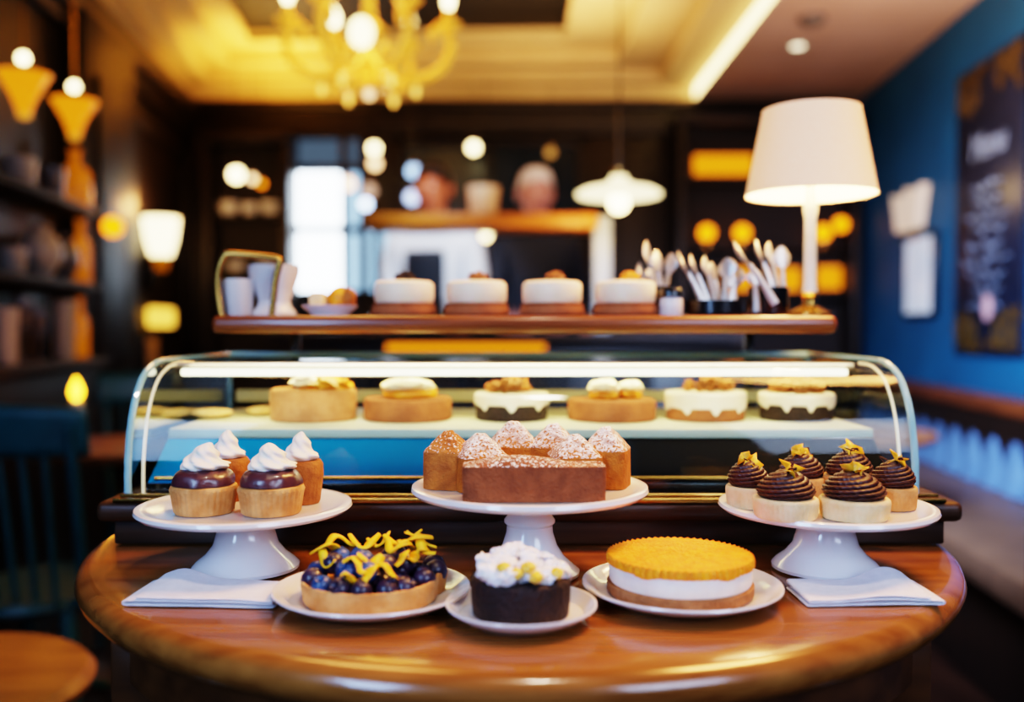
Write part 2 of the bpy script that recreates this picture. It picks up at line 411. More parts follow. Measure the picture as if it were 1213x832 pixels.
# amber light strips and globes in the right cabinet
for q, l in (((822, 184, 892, 207), 'amber light strip at the top of the right-side cabinet'), ((912, 318, 948, 344), 'amber light panel low in the cabinet just beside the lamp stem'), ((968, 316, 996, 342), 'amber light panel low in the cabinet beyond the lamp stem'),
             ((860, 318, 890, 344), 'amber light panel low in the cabinet behind the cutlery')):
    t = wbox(MB(), *q, 6.33, .03, .01).build('light_panel', E_bar); tag(t, l, 'light', 'amber cabinet lights')
for p, y, l in ((838, 272, 'amber globe on cabinet shelf, farthest from the lamp'), (880, 271, 'amber globe on cabinet shelf, second from the post'), (976, 270, 'amber globe on cabinet shelf, just past the lamp stem')):
    q = at(p, 292, 6.2); t = thing('globe_lamp', (q.x, 6.22, at(0, 292, 6.15).z + .001), l, 'lamp', 'amber globe lamps in the cabinet')
    MB().lathe([(0, 0), (.03, 0), (.03, .01), (.012, .02), (.012, .05), (0, .05)], 16).build('base', M_brass, t)
    MB().ball((0, 0, .095), .05).build('globe', E_amber, t)
q = at(996, 266, 6.19)
t = thing('globe_lamp', (q.x, 6.19, q.z), 'amber globe bracket lamp in the cabinet corner by the blue wall', 'lamp')
MB().ball((0, 0, 0), .045).build('globe', E_amber, t); MB().tube([(0, .04, 0), (0, .168, 0)], .01).build('bracket', M_brass, t)

# small hanging globes of the bar
def pendant(p, y, d, r, m, label):
    q = at(p, y, d); t = thing('globe_pendant', q, label, 'pendant light', 'globe pendants at the back of the room')
    MB().ball((0, 0, 0), r).build('globe', m, t)
    MB().lathe([(0, r * .9), (r * .45, r * .9), (r * .35, r * 1.5), (0, r * 1.6)], 12).build('cap', M_brass, t)
    MB().tube([(0, 0, r * 1.5), (0, 0, ZS - q.z - .0)], .0025, 6).build('cord', M_black, t)
pendant(443, 176, 6.0, .035, E_warm, 'warm globe pendant high on the dark post beside the window')
pendant(444, 194, 5.9, .035, E_warmdim, 'dim globe pendant just below the warm one on the dark post')
pendant(412, 218, 5.9, .04, E_warmdim, 'peach globe pendant in front of the window edge')
pendant(437, 226, 5.8, .045, emat('dull peach', '#c8a088', 1.2), 'dull peach globe pendant left above the golden shelf')
pendant(433, 242, 5.7, .032, E_cool, 'bluish globe pendant lowest beside the window')
pendant(561, 175, 6.0, .035, E_warm, 'warm white globe pendant above the person with brown hair')
pendant(576, 279, 5.8, .03, E_warm, 'warm white globe pendant seen under the golden shelf')
pendant(490, 203, 5.9, .04, emat('blue globe', '#a8d0ff', 3), 'upper pale blue globe pendant above the golden shelf')
pendant(488, 234, 5.7, .04, emat('blue globe two', '#b4c8f4', 3), 'lower pale blue globe pendant just above the golden shelf')
pendant(652, 181, 6.0, .03, emat('dull amber', '#d89a50', .9), 'dull amber globe pendant above the white haired person')
pendant(280, 207, 5.7, .042, E_warm, 'bright globe pendant before the dark cabinet')
pendant(299, 212, 5.7, .024, E_warmdim, 'small globe pendant beside the brightest cabinet globe')
pendant(310, 218, 5.7, .02, E_amber, 'smallest globe pendant, closest to the window side of the cabinet')

# ================================================================== left wall shelving
for z, l in ((at(0, 243, 3.9).z, 'upper dark wall shelf with a cup and amber decanter'), (at(0, 335, 3.9).z, 'lower dark wall shelf with a round pale vase')):
    t = lwbox(MB(), 2.6, 4.02, 0.002, .19, z - .03, z, .005).build('wall_shelf', M_dark2); tag(t, l, 'shelf', 'dark shelves on the left-hand wall')
zl = [at(0, 155, 3.9).z, at(0, 243, 3.9).z, at(0, 335, 3.9).z, at(0, 425, 3.9).z]
t = thing('back_counter', lw(3.6, .15, 0), 'dark wood counter with glasses under the wall shelves', 'counter')
lwbox(MB(), 2.6, 4.02, .002, .22, zl[3] - .04, zl[3], .008).build('worktop', M_dark2, t, loc=-t.location)
lwbox(MB(), 2.62, 4.0, .002, .20, 0, zl[3] - .04, .008).build('cabinet_body', M_dark, t, loc=-t.location)
def on_left(p, z, o): 
    s = ld(p, o); v = lw(s, o, z); return v
def lathe_thing(name, prof, m, loc, label, cat, group=None, nu=24):
    return tag(MB().lathe(prof, nu).build(name, m, loc=loc), label, cat, group)
def vase(r, h): return [(0, 0), (r*.45, 0), (r*.5, h*.04), (r*.95, h*.35), (r, h*.55), (r*.75, h*.8), (r*.4, h*.9), (r*.5, h), (r*.42, h), (r*.3, h*.9), (0, h*.85)]
def bottle(r, h): return [(0, 0), (r*.95, 0), (r, h*.03), (r, h*.55), (r*.85, h*.65), (r*.35, h*.75), (r*.33, h*.94), (r*.42, h*.95), (r*.42, h), (0, h)]
def tumbler(r, h): return [(0, 0), (r*.8, 0), (r*.85, h*.03), (r, h), (r*.92, h), (r*.78, h*.08), (0, h*.07)]
def goblet(r, h): return [(0, 0), (r*.8, 0), (r*.75, h*.03), (r*.12, h*.08), (r*.1, h*.4), (r*.5, h*.5), (r, h*.75), (r*.85, h), (r*.8, h), (r*.92, h*.75), (0, h*.5)]
G = 'crockery and glasses on the wood wall'
M_dim = mat('shade-darkened china', '#b4a8a0', .35, var='#a2968e', vscale=8)  # white china coloured darker to stand for shade on the wall shelves
M_dimglass = mat('shade-darkened glass', '#6a6468', .15, var='#58525a', vscale=14, coat=.4)  # glassware darkened in its colour for the same shade
lathe_thing('cup', tumbler(.06, .11), M_dim, on_left(24, zl[1] + .001, .1), 'pale cup alone on the upper wall shelf', 'cup', G)
lathe_thing('decanter', bottle(.065, .25), M_amberglass, on_left(90, zl[1] + .001, .1), 'amber decanter at the end of the upper wall shelf', 'bottle', G)
lathe_thing('glass_jar', tumbler(.05, .13), M_dimglass, on_left(63, zl[1] + .001, .09), 'pale glass jar beside the amber decanter', 'jar', G)
lathe_thing('cup', tumbler(.05, .10), M_dim, on_left(14, zl[2] + .001, .1), 'small pale cup on the lower wall shelf', 'cup', G)
lathe_thing('vase', vase(.08, .21), M_dim, on_left(48, zl[2] + .001, .1), 'round pale vase on the lower wall shelf', 'vase', G)
lathe_thing('bottle', bottle(.045, .28), M_amberglass, on_left(95, zl[2] + .001, .1), 'tall amber bottle at the end of the lower wall shelf', 'bottle', G)
lathe_thing('jug', vase(.06, .2), M_dimglass, on_left(76, zl[2] + .001, .1), 'grey jug between the pale vase and the amber bottle', 'jug', G)
for p, o, pr, m, n, l in ((6, .12, tumbler(.04, .2), M_dim, 'tall_cup', 'beige tall cup at the frame edge of the counter'), (26, .11, goblet(.034, .24), M_dimglass, 'wine_glass', 'stemmed glass on the counter, first past the tall cup'),
                          (43, .14, goblet(.032, .2), M_dimglass, 'wine_glass', 'stemmed glass on the counter, second past the tall cup'), (54, .055, bottle(.025, .27), M_black, 'bottle', 'dark slim bottle among the counter glasses'),
                          (74, .14, tumbler(.045, .24), M_dim, 'carafe', 'beige carafe on the counter beneath the round vase'), (94, .1, bottle(.036, .26), M_amberglass, 'bottle', 'amber bottle at the far end of the counter')):
    lathe_thing(n, pr, m, on_left(p, zl[3] + .001, o), l, 'bottle' if 'bottle' in n else 'glass', 'glassware on the wood counter')
# cone lamps hanging in front of the shelves
for p, y, d, l in ((28, 108, 3.3, 'amber cone lamp hanging at the frame edge'), (88, 137, 3.75, 'amber cone lamp hanging nearer the dark pilaster')):
    q = at(p, y, d); t = thing('cone_lamp', q, l, 'pendant light', 'amber cone lamps by the wall shelves')
    w = .085
    MB().lathe([(.018, -.085), (w * .5, -.02), (w, .055), (w * 1.06, .06), (w * .9, .055), (w * .4, -.02), (.01, -.08)], 28, mod=lambda u, r, z: 1 + .04 * math.cos(10 * u)).build('shade', mat('cone amber glass', '#b06a12', .2, var='#7c4408', vscale=30, emit='#ff8c14', es=.9), t)
    MB().ball((0, 0, .115), .02).build('bulb', E_warm, t)
    MB().ball((0, 0, .045), .024).build('lower_bulb', E_warmdim, t)
    MB().lathe([(0, -.1), (.02, -.095), (.026, -.08), (0, -.07)], 12).build('finial', M_gold, t)
    MB().tube([(0, 0, .06), (0, 0, ZS - q.z)], .004, 6).build('rod', M_brass, t)
# wall sconce
s = ld(191, .1); v = lw(s, .1, at(191, 283, s).z)
t = thing('wall_sconce', v, 'glowing white cup sconce on the dark wood panel', 'wall lamp')
MB().lathe([(.02, -.13), (.06, -.09), (.085, 0), (.10, .12), (.094, .12), (.078, 0), (.05, -.08), (.01, -.11)], 28).build('shade', mat('sconce glass', '#fff2d8', .4, var='#ffeccc', vscale=6, emit='#ffe2a0', es=5), t)
MB().lathe([(0, -.19), (.03, -.18), (.045, -.13), (.05, -.10), (0, -.10)], 20).build('holder', M_amberglass, t)
MB().box((-.075, 0, -.2), (.05, .07, .2), .01).tube([(-.08, 0, -.22), (-.03, 0, -.22), (0, 0, -.18)], .014, 8, 4).build('bracket', M_black, t)
light('sconce_glow', 'POINT', v + Vector((.12, 0, .2)), 7, '#ffb060', .05)
s = ld(133, .19); v = lw(s, .19, at(133, 268, s).z)
t = thing('bulb_lamp', v, 'small amber ball lamp on the dark pilaster', 'wall lamp')
MB().ball((0, 0, 0), .045).build('globe', E_amber, t); MB().tube([(-.02, 0, 0), (-.066, 0, 0)], .012).build('bracket', M_brass, t)
# picture light with a small picture below it
s = ld(183, .05); v = lw(s, .0, at(183, 376, s).z)
t = thing('picture_light', v, 'yellow lit rectangular lamp shade on the wood panel', 'wall lamp')
MB().box((.09, 0, 0), (.08, .34, .11), .02, Matrix.Rotation(AL, 3, 'Z')).build('shade', emat('yellow shade', '#ffbc48', 1.8), t)
MB().tube([(.0, 0, -.02), (.06, 0, -.02)], .012).build('bracket', M_brass, t)
t = thing('framed_picture', lw(s, .0, v.z - .2), 'small beige picture under the yellow wall lamp', 'picture')
MB().box((.02, 0, 0), (.03, .26, .2), .006, Matrix.Rotation(AL, 3, 'Z')).build('frame', M_dark, t)
MB().box((.037, 0, 0), (.006, .22, .16), 0, Matrix.Rotation(AL, 3, 'Z')).build('canvas', mat('beige canvas', '#c8a070', .8, var='#a87c4c', vscale=6), t)

# ================================================================== right wall: chalkboard, picture, fan sconce, banquette
def rwM(s, o, z):
    M = Matrix.Rotation(-AR, 4, 'Z') @ Matrix.Rotation(-PI / 2, 4, 'Z') @ Matrix.Rotation(PI / 2, 4, 'X')
    return Matrix.Translation(rw(s, o, z)) @ M       # local x along the wall toward the camera, y up, z into the room
sa, sb = rd(1129, .03), rd(1209, .03); sc_ = (sa + sb) / 2; bw = (sa - sb); zt, zb2 = at(1129, 93, sa).z, at(1129, 418, sa).z; bh = zt - zb2
cb = thing('menu_board', (0, 0, 0), 'tall dark menu chalkboard with gilt flourishes on the blue wall', 'chalkboard')
cb.matrix_world = rwM(sc_, .002, (zt + zb2) / 2)
M_chalk = mat('chalkboard', '#0b1220', .5, var='#10182a', vscale=5)
M_gilt = mat('gilt', '#5a4218', .5, .4, var='#3e2c10', vscale=20)
MB().box((0, 0, .012), (bw, bh, .022), .004).build('board', M_chalk, cb)
def flourish(sx, sy):
    mb = MB(); r2 = random.Random(int(sx * 3 + sy * 5 + 20))
    for k in range(16):
        t_ = r2.random(); x = sx * bw * (.46 - .44 * t_); lim = .05 + (.16 if sy > 0 else .2) * (1 - t_) ** 2
        y = sy * (bh * .485 - bh * lim * r2.random() * .55)
        mb.blob((x, y, .026), (.022, .018, .005), .4, 2, k, 2)
    for k in range(4):
        h = .1 + .1 * r2.random(); x = sx * bw * (.46 - .09 * k)
        mb.tube([(x, sy * bh * .48, .026), (x - sx * .03, sy * (bh * .48 - h * .6), .027), (x - sx * .01, sy * (bh * .48 - h), .026), (x + sx * .02, sy * (bh * .48 - h * .8), .026)], .008, 6, 4)
    return mb.build('flourish', M_gilt, cb)
for sx in (-1, 1):
    for sy in (-1, 1): flourish(sx, sy)
def text(body, loc, size, m, parent, name='lettering', shear=.25):
    c = bpy.data.curves.new(name, 'FONT'); c.body = body; c.size = size; c.align_x = 'CENTER'; c.extrude = .001; c.shear = shear
    tmp = bpy.data.objects.new(name, c); COL.objects.link(tmp)
    me = bpy.data.meshes.new_from_object(tmp.evaluated_get(bpy.context.evaluated_depsgraph_get())); bpy.data.objects.remove(tmp); bpy.data.curves.remove(c)
    me.materials.clear(); me.materials.append(m); o = bpy.data.objects.new(name, me); COL.objects.link(o); o.parent = parent; o.location = loc; return o
M_chalkw = mat('chalk', '#8090a8', .9, var='#68788f', vscale=60)
text('Menu', (0, bh * .17, .0245), .17, M_chalkw, cb)
r2 = random.Random(3); mb = MB()
for k in range(9):
    y = bh * (.07 - .05 * k); w = bw * r2.uniform(.22, .36); x = -w + r2.uniform(-.04, .06); pts = []
    while x < w: pts.append((x, y + r2.uniform(-.022, .022), .0245)); x += .028
    mb.tube(pts, .004, 5, 2)
mb.build('chalk_writing', M_chalkw, cb)
MB().blob((.03, -bh * .34, .026), (.05, .06, .006), .3, 2, 3, 2).build('chalk_blot', mat('pink chalk', '#c8a0a4', .9, var='#b89094', vscale=40), cb)
sa, sb = rd(1068, .03), rd(1105, .03); pz = at(1086, 327, (sa + sb) / 2).z
pf = thing('framed_picture', (0, 0, 0), 'pale picture in a dark frame on the blue wall', 'picture'); pf.matrix_world = rwM((sa + sb) / 2, .002, pz)
ph = W(98, (sa + sb) / 2); pw = sa - sb
MB().box((0, 0, .012), (pw, ph, .024), .005).build('frame', M_black, pf)
MB().box((0, 0, .0255), (pw - .1, ph - .05, .003), 0).build('print', mat('pale print', '#b8ccdc', .4, var='#dfe6ec', vscale=5, emit='#c0d8f0', es=.25), pf)  # emission makes the print glow, though it is no lamp
fs = thing('fan_sconce', (0, 0, 0), 'pale fan shaped wall light above the framed picture', 'wall lamp'); fs.matrix_world = rwM((sa + sb) / 2 + .05, .002, at(1088, 258, sa).z)
MB().prism([(-.16, -.09), (.16, -.09), (.24, .13), (.08, .09), (0, .14), (-.08, .09), (-.24, .13)], .03, .08).build('shade', mat('fan glass', '#cdb9a8', .4, var='#b8a08c', vscale=5, emit='#ffe0c0', es=.35), fs)
MB().box((0, -.02, .015), (.12, .14, .03), .01).build('backplate', M_brass, fs)
light('fan_glow', 'POINT', rw(rd(1110, .25), .25, at(1120, 250, 5).z), 2.5, '#ffd090', .06)

bn = thing('banquette', rw(3.6, .3, 0), 'long blue channel tufted banquette along the blue wall', 'bench'); bl = -bn.location
def ch(s0, s1):
    ns = 20
    def f(i, j):
        s = s0 + (s1 - s0) * i; k = (i * ns) % 1; bul = .02 * (math.sin(PI * k) ** .8)
        z = .46 + .30 * j
        o = .145 + bul * (1 if j < .93 else .7) - .05 * j + (-.04 if j > .97 else 0)
        return rw(s, o, z)
    return f
MB().grid(ch(1.7, 5.85), 20 * 10, 8).build('backrest', M_leather, bn, loc=bl, ang=80)
mb = MB(); rwbox(mb, 1.7, 5.85, .002, .13, 0, .77); mb.build('back_frame', M_dark, bn, loc=bl)
mb = MB(); rwbox(mb, 1.68, 5.87, .002, .145, .77, .83, .012); mb.build('top_rail', wood('rail wood', '#4a2412', '#6a381c', .35, 4, (10, 1, 10)), bn, loc=bl)
mb = MB(); rwbox(mb, 1.7, 5.85, .14, .68, .36, .46, .03); mb.build('seat', mat('bench seat leather', '#57402f', .45, var='#4a3628', vscale=10, bump=.1), bn, loc=bl)
mb = MB(); rwbox(mb, 1.72, 5.83, .14, .60, 0, .36, .005); mb.build('base', M_dark, bn, loc=bl)

def pedestal_table(loc, r, h, label):
    t = thing('cafe_table', loc, label, 'table')
    MB().lathe([(0, h-.035), (r-.03, h-.035), (r-.005, h-.025), (r, h-.012), (r-.006, h), (0, h)], 48).build('tabletop', M_table2, t)
    MB().lathe([(0, .03), (.045, .03), (.03, .12), (.05, .3), (.03, .4), (.035, h-.1), (.09, h-.035), (0, h-.035)], 24).build('pedestal', M_tedge, t)
    MB().lathe([(0, 0), (.22, 0), (.22, .015), (.06, .045), (0, .045)], 32).build('foot', M_tedge, t)
    return t
M_table2 = wood('cafe table wood', '#6a3a1c', '#8a5228', .35, 5, (1, 10, 10), coat=.2)
pedestal_table((1.25, 3.42, 0), .30, .745, 'small round wooden table in front of the blue banquette')
pedestal_table((-1.26, 3.05, 0), .30, .745, 'round wooden table with a candle lamp, beyond the teal chair')
cd = at(91, 500, 2.95); t = thing('candle_lamp', (cd.x, 2.95, .746), 'glowing amber candle lamp on the table beyond the teal chair', 'candle')
MB().lathe([(0, 0), (.035, 0), (.035, .01), (.012, .03), (.012, .06), (.03, .08), (0, .08)], 20).build('holder', M_brass, t)
MB().lathe([(0, .08), (.018, .08), (.018, .15), (0, .15)], 16).build('candle', M_ivory, t)
MB().lathe([(0, .15), (.012, .157), (.02, .175), (.015, .195), (0, .225)], 16).build('flame', emat('flame', '#ffb420', 12), t)
light('candle_glow', 'POINT', (cd.x, 2.95, 1.02), 1.2, '#ff9a30', .03)

def windsor(loc, rotz, label):
    t = thing('teal_chair', loc, label, 'chair', 'teal spindle back chairs', rotz)
    def seat(u, tt):
        pr = [(0, .43), (.9, .43), (1, .445), (.97, .465), (.6, .458), (0, .452)]; r, z = pr[round(tt * 5)]
        e = .21 * (1 - .08 * math.cos(2 * u)) ; return (r * e * 1.0, z)
    MB().rev(seat, 40, 5).build('seat', M_teal, t)
    for sx in (-1, 1):
        MB().tube([(sx*.13, .13, .44), (sx*.18, .19, 0)], [.017, .022, .02, .012], 10, 4).build('leg', M_teal, t)
        MB().tube([(sx*.13, -.13, .44), (sx*.18, -.2, 0)], [.017, .022, .02, .012], 10, 4).build('leg', M_teal, t)
        MB().tube([(sx*.18, -.14, .45), (sx*.195, -.2, .7), (sx*.205, -.25, .9)], .014, 10, 4).build('back_post', M_teal, t)
    for k in range(6):
        x = -.125 + .05 * k; MB().tube([(x, -.17, .45), (x * 1.08, -.215, .7), (x * 1.15, -.25, .86)], .008, 8, 4).build('spindle', M_teal, t)
    def rail(i, j):
        a = (i - .5) * 2; x = .235 * a; y = -.26 + .05 * a * a
        z = .83 + .11 * j + (.01 * (1 - a * a) if j > .5 else 0); return (x, y - .02 * j, z)
    mb = MB(); mb.grid(rail, 16, 4); g = mb.build('top_rail', M_teal, t); sm = g.modifiers.new('s', 'SOLIDIFY'); sm.thickness = .022; sm.offset = 0
    MB().tube([(-.16, 0, .2), (.16, 0, .2)], .01, 8).build('stretcher', M_teal, t)
    return t
windsor((-1.21, 2.40, 0), R(-4), 'dark teal spindle chair with its back to the round table stand')
windsor((-1.33, 3.46, 0), R(196), 'dark teal spindle chair on the far side of the candle table')
st = thing('stool', (-.965, 1.52, 0), 'stool with a round honey coloured seat beside the big table', 'stool')
MB().lathe([(0, .50), (.22, .50), (.25, .515), (.255, .53), (.24, .545), (.12, .54), (0, .535)], 48).build('seat', wood('honey seat', '#8a5a24', '#a87432', .4, 4, (1, 8, 8)), st)
for a in range(4):
    c, s_ = math.cos(PI/4 + a*PI/2), math.sin(PI/4 + a*PI/2)
    MB().tube([(c*.14, s_*.14, .505), (c*.2, s_*.2, 0)], [.02, .024, .014], 10, 4).build('leg', M_tedge, st)

# ================================================================== the bar, its shelf and the people
br = thing('bar_counter', (-.02, 3.82, 0), 'dark bar counter with an amber lit edge behind the display case', 'bar')
MB().box((0, 0, 1.085), (1.9, .42, .04), .01).build('worktop', M_dark2, br)
MB().box((0, .02, .53), (1.8, .34, 1.06), .008).build('body', M_dark, br)
for k in range(5): MB().box((-.72 + .36 * k, -.155, .55), (.3, .02, .8), .01).build('front_panel', M_dark, br)
mb = MB(); mb.box((0, -.19, 1.048), (.62, .02, .03), .004); mb.build('light_strip', E_bar, br, loc=(-.16, 0, 0))
gs = thing('bar_shelf', (X(572, 3.9), 3.86, 1.106), 'golden wood shelf raised above the bar, cup on top', 'shelf')
zsh = at(0, 254, 3.78).z - 1.106
M_goldwood = wood('golden shelf wood', '#c06a10', '#d8841c', .4, 5, (1, 10, 10))
MB().box((0, 0, zsh - .03), (W(272, 3.78), .24, .06), .008).build('board', M_goldwood, gs)
xr_ = W(133, 3.78) + .02
MB().box((W(144, 3.78), .0, (zsh) / 2), (.07, .07, zsh - .001), .006).build('post', mat('white painted post', '#c8d4de', .4, var='#bccad6', vscale=6), gs)
MB().box((-W(128, 3.78), .04, (zsh - .06) / 2), (.03, .03, zsh - .06), .004).build('post', M_black, gs)
zg = 1.106 + zsh
lathe_thing('planter', tumbler(.066, .125), mat('tan clay', '#c8a684', .6, var='#b8946e', vscale=8), (X(573, 3.9), 3.88, zg + .001), 'tan flared cup standing on the golden shelf between two people', 'cup')

def skinned(name, verts, edges, radii, m, parent, sub=2):
    me = bpy.data.meshes.new(name); me.from_pydata(verts, edges, []); o = bpy.data.objects.new(name, me); COL.objects.link(o)
    md = o.modifiers.new('skin', 'SKIN'); md.use_smooth_shade = True
    for i, r in enumerate(radii):
        me.skin_vertices[0].data[i].radius = (r, r) if not hasattr(r, '__len__') else r
    me.skin_vertices[0].data[0].use_root = True
    sb_ = o.modifiers.new('sub', 'SUBSURF'); sb_.levels = sub; sb_.render_levels = sub
    dg = bpy.context.evaluated_depsgraph_get(); me2 = bpy.data.meshes.new_from_object(o.evaluated_get(dg)); bpy.data.objects.remove(o)
    me2.materials.clear(); me2.materials.append(m)
    for p in me2.polygons: p.use_smooth = True
    o2 = bpy.data.objects.new(name, me2); COL.objects.link(o2); o2.parent = parent; return o2
def person(loc, rotz, label, skin_c, hair_c, shirt_c, apron_c, H=1.75, beard=False):
    t = thing('person', loc, label, 'person', None, rotz); k = H / 1.75
    ms = mat('skin ' + skin_c, skin_c, .5, var=skin_c, sss=.2); mh = mat('hair ' + hair_c, hair_c, .6, var=hair_c, bump=.6, bscale=90)
    msh = mat('shirt ' + shirt_c, shirt_c, .8, var=shirt_c, bump=.1, bscale=60)
    V, E, RR = [], [], []
    def add(p, r, par=None):
        V.append(tuple(c * k for c in p)); RR.append(r * k if not hasattr(r, '__len__') else tuple(q * k for q in r))
        if par is not None: E.append((par, len(V) - 1))
        return len(V) - 1
    # facing -y
    pv = add((0, 0, .95), (.14, .10)); ch = add((0, 0, 1.18), (.13, .095), pv); cb_ = add((0, 0, 1.36), (.15, .095), ch)
    nk = add((0, .01, 1.48), .055, cb_); n2 = add((0, -.005, 1.53), .052, nk)
    h1 = add((0, -.02, 1.585), (.068, .08), n2); h2 = add((0, -.01, 1.66), (.076, .095), h1); add((0, 0, 1.72), (.055, .07), h2)
    for s_ in (-1, 1):
        sh = add((s_*.17, 0, 1.41), .06, cb_); el = add((s_*.215, -.03, 1.13), .043, sh); wr = add((s_*.185, -.2, .98), .027, el)
        pm = add((s_*.19, -.26, .965), (.034, .018), wr)
        for q in range(4):
            fx = s_*(.19 - .024 + .016*q); f1 = add((fx, -.31, .96), .009, pm); f2 = add((fx, -.335 + .004*abs(q-1), .945), .008, f1); add((fx, -.34, .925), .007, f2)
        th = add((s_*.155, -.265, .965), .010, pm); add((s_*.14, -.295, .955), .009, th)
        hp = add((s_*.09, 0, .87), .088, pv); kn = add((s_*.1, -.01, .48), .055, hp); an = add((s_*.1, .02, .09), .036, kn); add((s_*.1, -.12, .04), (.04, .03), an)
    skinned('body', V, E, RR, ms, t)
    # face
    mb = MB(); mb.tube([(0, -.095*k, 1.66*k), (0, -.122*k, 1.618*k), (0, -.098*k, 1.605*k)], [.008, .014, .01], 8, 4); mb.build('nose', ms, t)
    for s_ in (-1, 1):
        MB().ball((s_*.030*k, -.084*k, 1.645*k), .010).build('eye', mat('eye', '#d8d4d0', .2, var='#d0ccc8'), t)
        MB().ball((s_*.030*k, -.0915*k, 1.645*k), .0048).build('pupil', M_black, t)
        MB().ball((s_*.08*k, 0, 1.64*k), (.012, .02, .032)).build('ear', ms, t)
    MB().tube([(-.025*k, -.09*k, 1.578*k), (0, -.1*k, 1.576*k), (.025*k, -.09*k, 1.578*k)], .006, 8, 4).build('mouth', mat('lips', '#a05048', .5, var='#984840'), t)
    mb = MB()
    def hair(u, tt):
        a = PI * .5 * tt; front = max(0, -math.sin(u)); low = 1.61 + .085 * front ** .5
        z = low + (1.765 - low) * math.sin(a); r = math.cos(a) ** .6 * (1 + .04 * noise.noise(Vector((math.cos(u)*3, math.sin(u)*3, tt*4))))
        return (.0865*k*r*math.cos(u), (.102*k*r*math.sin(u)) + .010*k, z*k)
    mb.rev(hair, 32, 10); mb.build('hair', mh, t)
    V, E, RR = [], [], []
    pv = add((0, 0, .93), (.172, .132)); ch = add((0, 0, 1.18), (.15, .112), pv); cb_ = add((0, 0, 1.36), (.162, .106), ch); add((0, .008, 1.47), .066, cb_)
    for s_ in (-1, 1):
        sh = add((s_*.175, 0, 1.405), .07, cb_); el = add((s_*.217, -.03, 1.13), .054, sh); add((s_*.2, -.13, 1.045), .042, el)
    skinned('shirt', V, E, RR, msh, t)
    V, E, RR = [], [], []
    pv = add((0, 0, .97), (.16, .122))
    for s_ in (-1, 1):
        hp = add((s_*.09, 0, .86), .098, pv); kn = add((s_*.1, -.01, .48), .07, hp); add((s_*.1, .015, .1), .055, kn)
    skinned('trousers', V, E, RR, mat('dark trousers', '#14161c', .85, var='#181a20'), t)
    for s_ in (-1, 1): MB().blob((s_*.1*k, -.07*k, .045), (.055, .14, .045), .1, 1, 1).build('shoe', M_black, t)
    if apron_c:
        def ap(i, j):
            a = (i - .5) * (1.2 if j > .55 else 2.0); z = .55 + .82 * j; rx, ry = .165, .122
            return (rx * math.sin(a) * k, -ry * math.cos(a) * k - .004, z * k)
        g = MB().grid(ap, 14, 16).build('apron', mat('apron ' + apron_c, apron_c, .8, var=apron_c), t); sm = g.modifiers.new('s', 'SOLIDIFY'); sm.thickness = .008
    return t
person((X(514, 4.45), 4.45, 0), R(-18), 'person with brown hair in a white shirt and dark apron behind the bar', '#b0603c', '#20120c', '#dce6f2', '#141c28', 1.90)
person((X(634, 4.78), 4.78, 0), R(15), 'person with white hair and dark clothes behind the bar', '#c88c84', '#d8d2d8', '#182030', None, 1.93)
# lamp with flat shade hanging over the bar
q = at(733, 228, 3.5)
pl = thing('pendant_lamp', q, 'glowing flat dish pendant lamp above the white post', 'pendant light')
MB().lathe([(.0, .062), (.03, .06), (.034, .04), (.06, .028), (.13, .012), (.156, -.002), (.158, -.012), (.15, -.016), (.09, -.014), (.0, -.012)], 48).build('shade', emat('dish glass', '#ffe4a8', 2.6), pl)
MB().ball((0, 0, -.035), (.038, .038, .042)).build('bulb', E_warm, pl)
MB().lathe([(0, .06), (.02, .06), (.018, .085), (0, .09)], 16).build('cap', M_brass, pl)
MB().tube([(0, 0, .085), (0, 0, zs[2] - q.z)], .004, 6).build('cord', M_black, pl)
light('dish_glow', 'POINT', q + Vector((-.05, -.05, -.13)), 7, '#ffc878', .05)
light('shirt_fill_spot', 'SPOT', (-.3, 3.0, 2.55), 150, '#dcebff', .1, (-.36, 4.45, 1.3), spot=30)  # added unseen spot that brightens the white shirt

light('face_fill_spot', 'SPOT', (.3, 2.9, 2.3), 55, '#ffe0c8', .1, (.0, 4.5, 1.75), spot=26)  # unseen spot added to light the two heads
# chandelier
q = at(437, 45, 4.0); cdl = thing('chandelier', q, 'ornate gold chandelier with curled arms and glowing candle bulbs', 'chandelier')
zb_ = at(437, 108, 4.0).z - q.z; zd = zs[4] - q.z
MB().lathe([(0, zb_), (.012, zb_+.01), (.022, zb_+.03), (.01, zb_+.05), (.03, zb_+.075), (.05, zb_+.1), (.022, zb_+.13), (.02, zb_+.2), (.06, zb_+.235), (.075, zb_+.26), (.03, zb_+.3), (.02, zb_+.42), (.05, zb_+.47), (.015, zb_+.52), (0, zb_+.52)], 28).build('stem', M_gold, cdl)
MB().ball((-.02, -.075, 0.0), (.05, .05, .062)).build('globe', emat('chandelier globe', '#ffdf98', 6), cdl)
MB().tube([(0, 0, zb_ + .5), (0, 0, zd)], .006, 8).build('chain', M_gold, cdl)
MB().ball((0, 0, zb_ - .012), .022).build('finial', mat('crystal ball', '#f0e8dc', .05, var='#e4dccf', emit='#ffe8c8', es=.9), cdl)  # glow put into the ball for light caught in crystal
me_drop = mesh_of(MB().lathe([(0, -.05), (.012, -.035), (.014, -.02), (.004, 0), (0, 0)], 8), 'drop', mat('crystal with painted glow', '#ffd890', .1, var='#ffce78', emit='#ffc860', es=1.6), 20)  # drops emit faintly, imitating the sparkle of nearby bulbs
